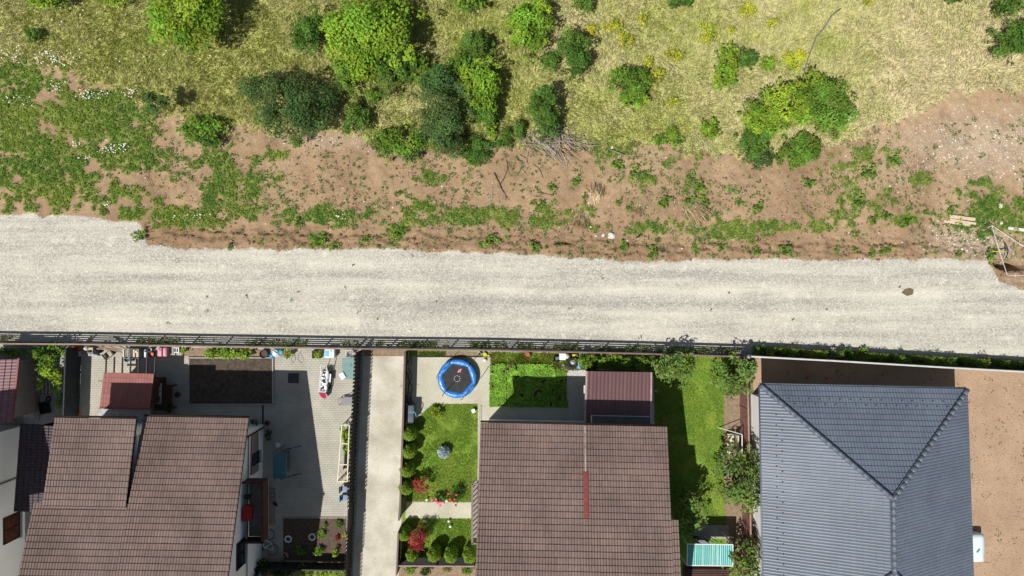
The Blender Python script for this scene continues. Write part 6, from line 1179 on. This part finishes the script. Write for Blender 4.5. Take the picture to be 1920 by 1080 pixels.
# --- far-left yard
simple('window_frame', 'white framed window leaning flat with wooden boards behind, in the far-left yard', 'window', 44, 721, [('frame', MB().tube([(-.45, -.72, .5), (.45, -.72, .5), (.45, .72, .62), (-.45, .72, .62), (-.45, -.72, .5)], .04, 6), 'light_metal'), ('boards', MB().bar((0, -.66, .46), (0, .66, .57), .84, .03), 'old_wood'), ('stand', MB().box(0, .5, 0, .6, .05, .5), 'old_wood')])
pl_ = simple('pallet', 'wooden pallet with pale slats next to the white window frame', 'pallet', 82, 726, [])
for k in range(5): MB().box(-.45 + k * .24, 0, .12, .09, 1.1, .03).build('slat', M('grey_wood'), pl_)
for yy in (-.45, 0, .45): MB().box(.03, yy, 0, 1.1, .09, .117).build('bearer', M('old_wood'), pl_)
simple('metal_box', 'shiny silver sheet box in the far-left yard', 'box', 65, 767, [('box', MB().box(0, 0, 0, .66, .98, .6), 'silver_sheet', .02), ('lid', MB().box(0, 0, .602, .6, .9, .03), 'silver_sheet', .01)]); simple('tyre', 'dark tyre stack beside the plum shed', 'tyre', 31, 770, [('tyre', MB().ring(.27, .11, .12, n=20, m=8), 'rubber', .0), ('tyre', MB().ring(.27, .11, .34, .03, .02, n=20, m=8), 'rubber', .0)])
simple('barrow', 'dark garden cart right of the silver box', 'cart', 92, 762, [('tray', MB().crate(0, 0, .3, .6, .8, .25, .02, .2), 'black'), ('wheel', MB().ring(.2, .05, 0, n=14, M=Matrix.Translation((.1, .5, .22)) @ Matrix.Rotation(PI / 2, 4, 'Y')), 'rubber'), ('handle', MB().tube([(-.2, -.4, .5), (-.25, -.8, .6)], .02, 5), 'dark_metal')])
simple('grille', 'small striped metal grille leaning by the silver box', 'grille', 52, 770, [('bars', (lambda mb: [mb.bar((-.2 + k * .09, -.2, .05), (.0 + k * .09, .2, .3), .03, .02) for k in range(4)] and mb)(MB()), 'light_metal')])
simple('lamp', 'white wall lamp at the lower left corner', 'lamp', 12, 1074, [('arm', MB().tube([(-.2, 0, .3), (.25, 0, .35)], .04, 6), 'white_plastic'), ('head', MB().lathe([(.02, .3), (.12, .32), (.14, .4), (.02, .44)], .35, -.02, 10), 'dark_metal')]); simple('pole', 'dark slanted pole below the brown window at the far left', 'pole', 18, 1030, [('tube', MB().tube([(-.9, -.45, .9), (.65, .15, 1.0)], .06, 8), 'dark_metal', .0)])

# --- excavation corner on the right
def plank(label, a, b, w_, m='pale_wood', z=.12): p, q = P(*a), P(*b); t = thing('plank', label, 'plank', p, 0, 'cut planks by the pit'); MB().bar((0, 0, z), tuple(q - p + Vector((0, 0, z))), w_, .06).build('board', M(m), t)
plank('top plank of the three lying on the soil at the right', (1778, 406), (1826, 412), .22); plank('middle plank of the three lying on the soil at the right', (1778, 412), (1827, 420), .15, z=.14); plank('bottom plank of the three, shifted left on the soil', (1768, 415), (1818, 423), .16, z=.08); plank('whitish plank at the right edge above the pit', (1888, 428), (1935, 434), .20, 'white_wood' if M('white_wood', (.68, .64, .54), .7) else '')
tp = thing('barrier_tape', 'white tape strung on stakes around the pit at the right edge', 'tape', P(1856, 425)); L0 = P(1856, 425)
pts = {'a': P(1850, 428, .7), 'b': P(1860, 423, .7), 'c': P(1889, 517, .7), 'd': P(1935, 472, .7), 'e': P(1940, 516, .7)}
mb = MB()
for a, b in (('a', 'b'), ('b', 'c'), ('b', 'd'), ('c', 'e')): mb.bar(pts[a], (pts[a] + pts[b]) / 2 - Vector((0, 0, .05)), .022, .02); mb.bar((pts[a] + pts[b]) / 2 - Vector((0, 0, .05)), pts[b], .022, .02)
mb.build('tape', M('white_paint'), tp, world=True)
for k in pts: MB().tube([pts[k] + Vector((0, 0, .05)), (pts[k].x, pts[k].y, -.1)], .02, 6).build('stake', M('old_wood'), tp, world=True)
pkx = thing('pickaxe', 'pickaxe with yellow handle and blue collar at the pit', 'pickaxe', P(1877, 472)); MB().tube([(-.9, .0, .42), (.05, 0, .5)], .028, 8).build('handle', M('yellow'), pkx); MB().tube([(.0, .02, .5), (.14, .02, .51)], .07, 10).build('collar', M('blue_mark', (.06, .13, .5), .5), pkx)
MB().tube([(.02, .62, .32), (.06, .3, .47), (.07, 0, .52), (.05, -.3, .47), (-.02, -.6, .3)], [.02, .035, .05, .035, .015], 6).build('head', M('dark_metal'), pkx)
# rocks
def rock(label, px, py, s, col='rock', group=None):
    r = np.random.RandomState(int(px)); me = bpy.data.meshes.new('rock'); bm = bmesh.new(); bmesh.ops.create_icosphere(bm, subdivisions=2, radius=s)
    for v in bm.verts: n = v.co.normalized(); v.co = v.co * (.75 + .5 * r.rand()); v.co.z *= .6
    bm.to_mesh(me); bm.free(); me.materials.append(M('rock', (.66, .64, .58), .85, .15, 6)); o = link('rock', me); L = P(px, py); L.z = s * .25; o.location = L; tag(o, label, 'rock', group)
rock('largest pale rock at the heap on the soil bank above the road', 1145, 442, .22); rock('smaller pale rock just left of the largest one', 1131, 441, .12); rock('white rock in the green weeds near the right edge', 1875, 386, .16); rock('pale rock among weeds below the one at the right edge', 1877, 418, .11); rock('white rock lying at the meadow edge above the bank', 1148, 276, .12); rock('white stone in the dry grass near the bushes on the right', 1442, 149, .10); rock('round white stone on the bare soil at the left', 330, 334, .10); rock('white stone on the gravel edge near the fence', 769, 620, .10); rock('white stone on the soil left of the large pale rock', 1117, 443, .09)
MB().box(0, 0, 0, .07, .07, .9).build('marker_post', M('pale_wood'), None); o = bpy.data.objects['marker_post']; o.location = P(1192, 449); tag(o, 'short pale marker post standing on the bank right of the rocks', 'post')
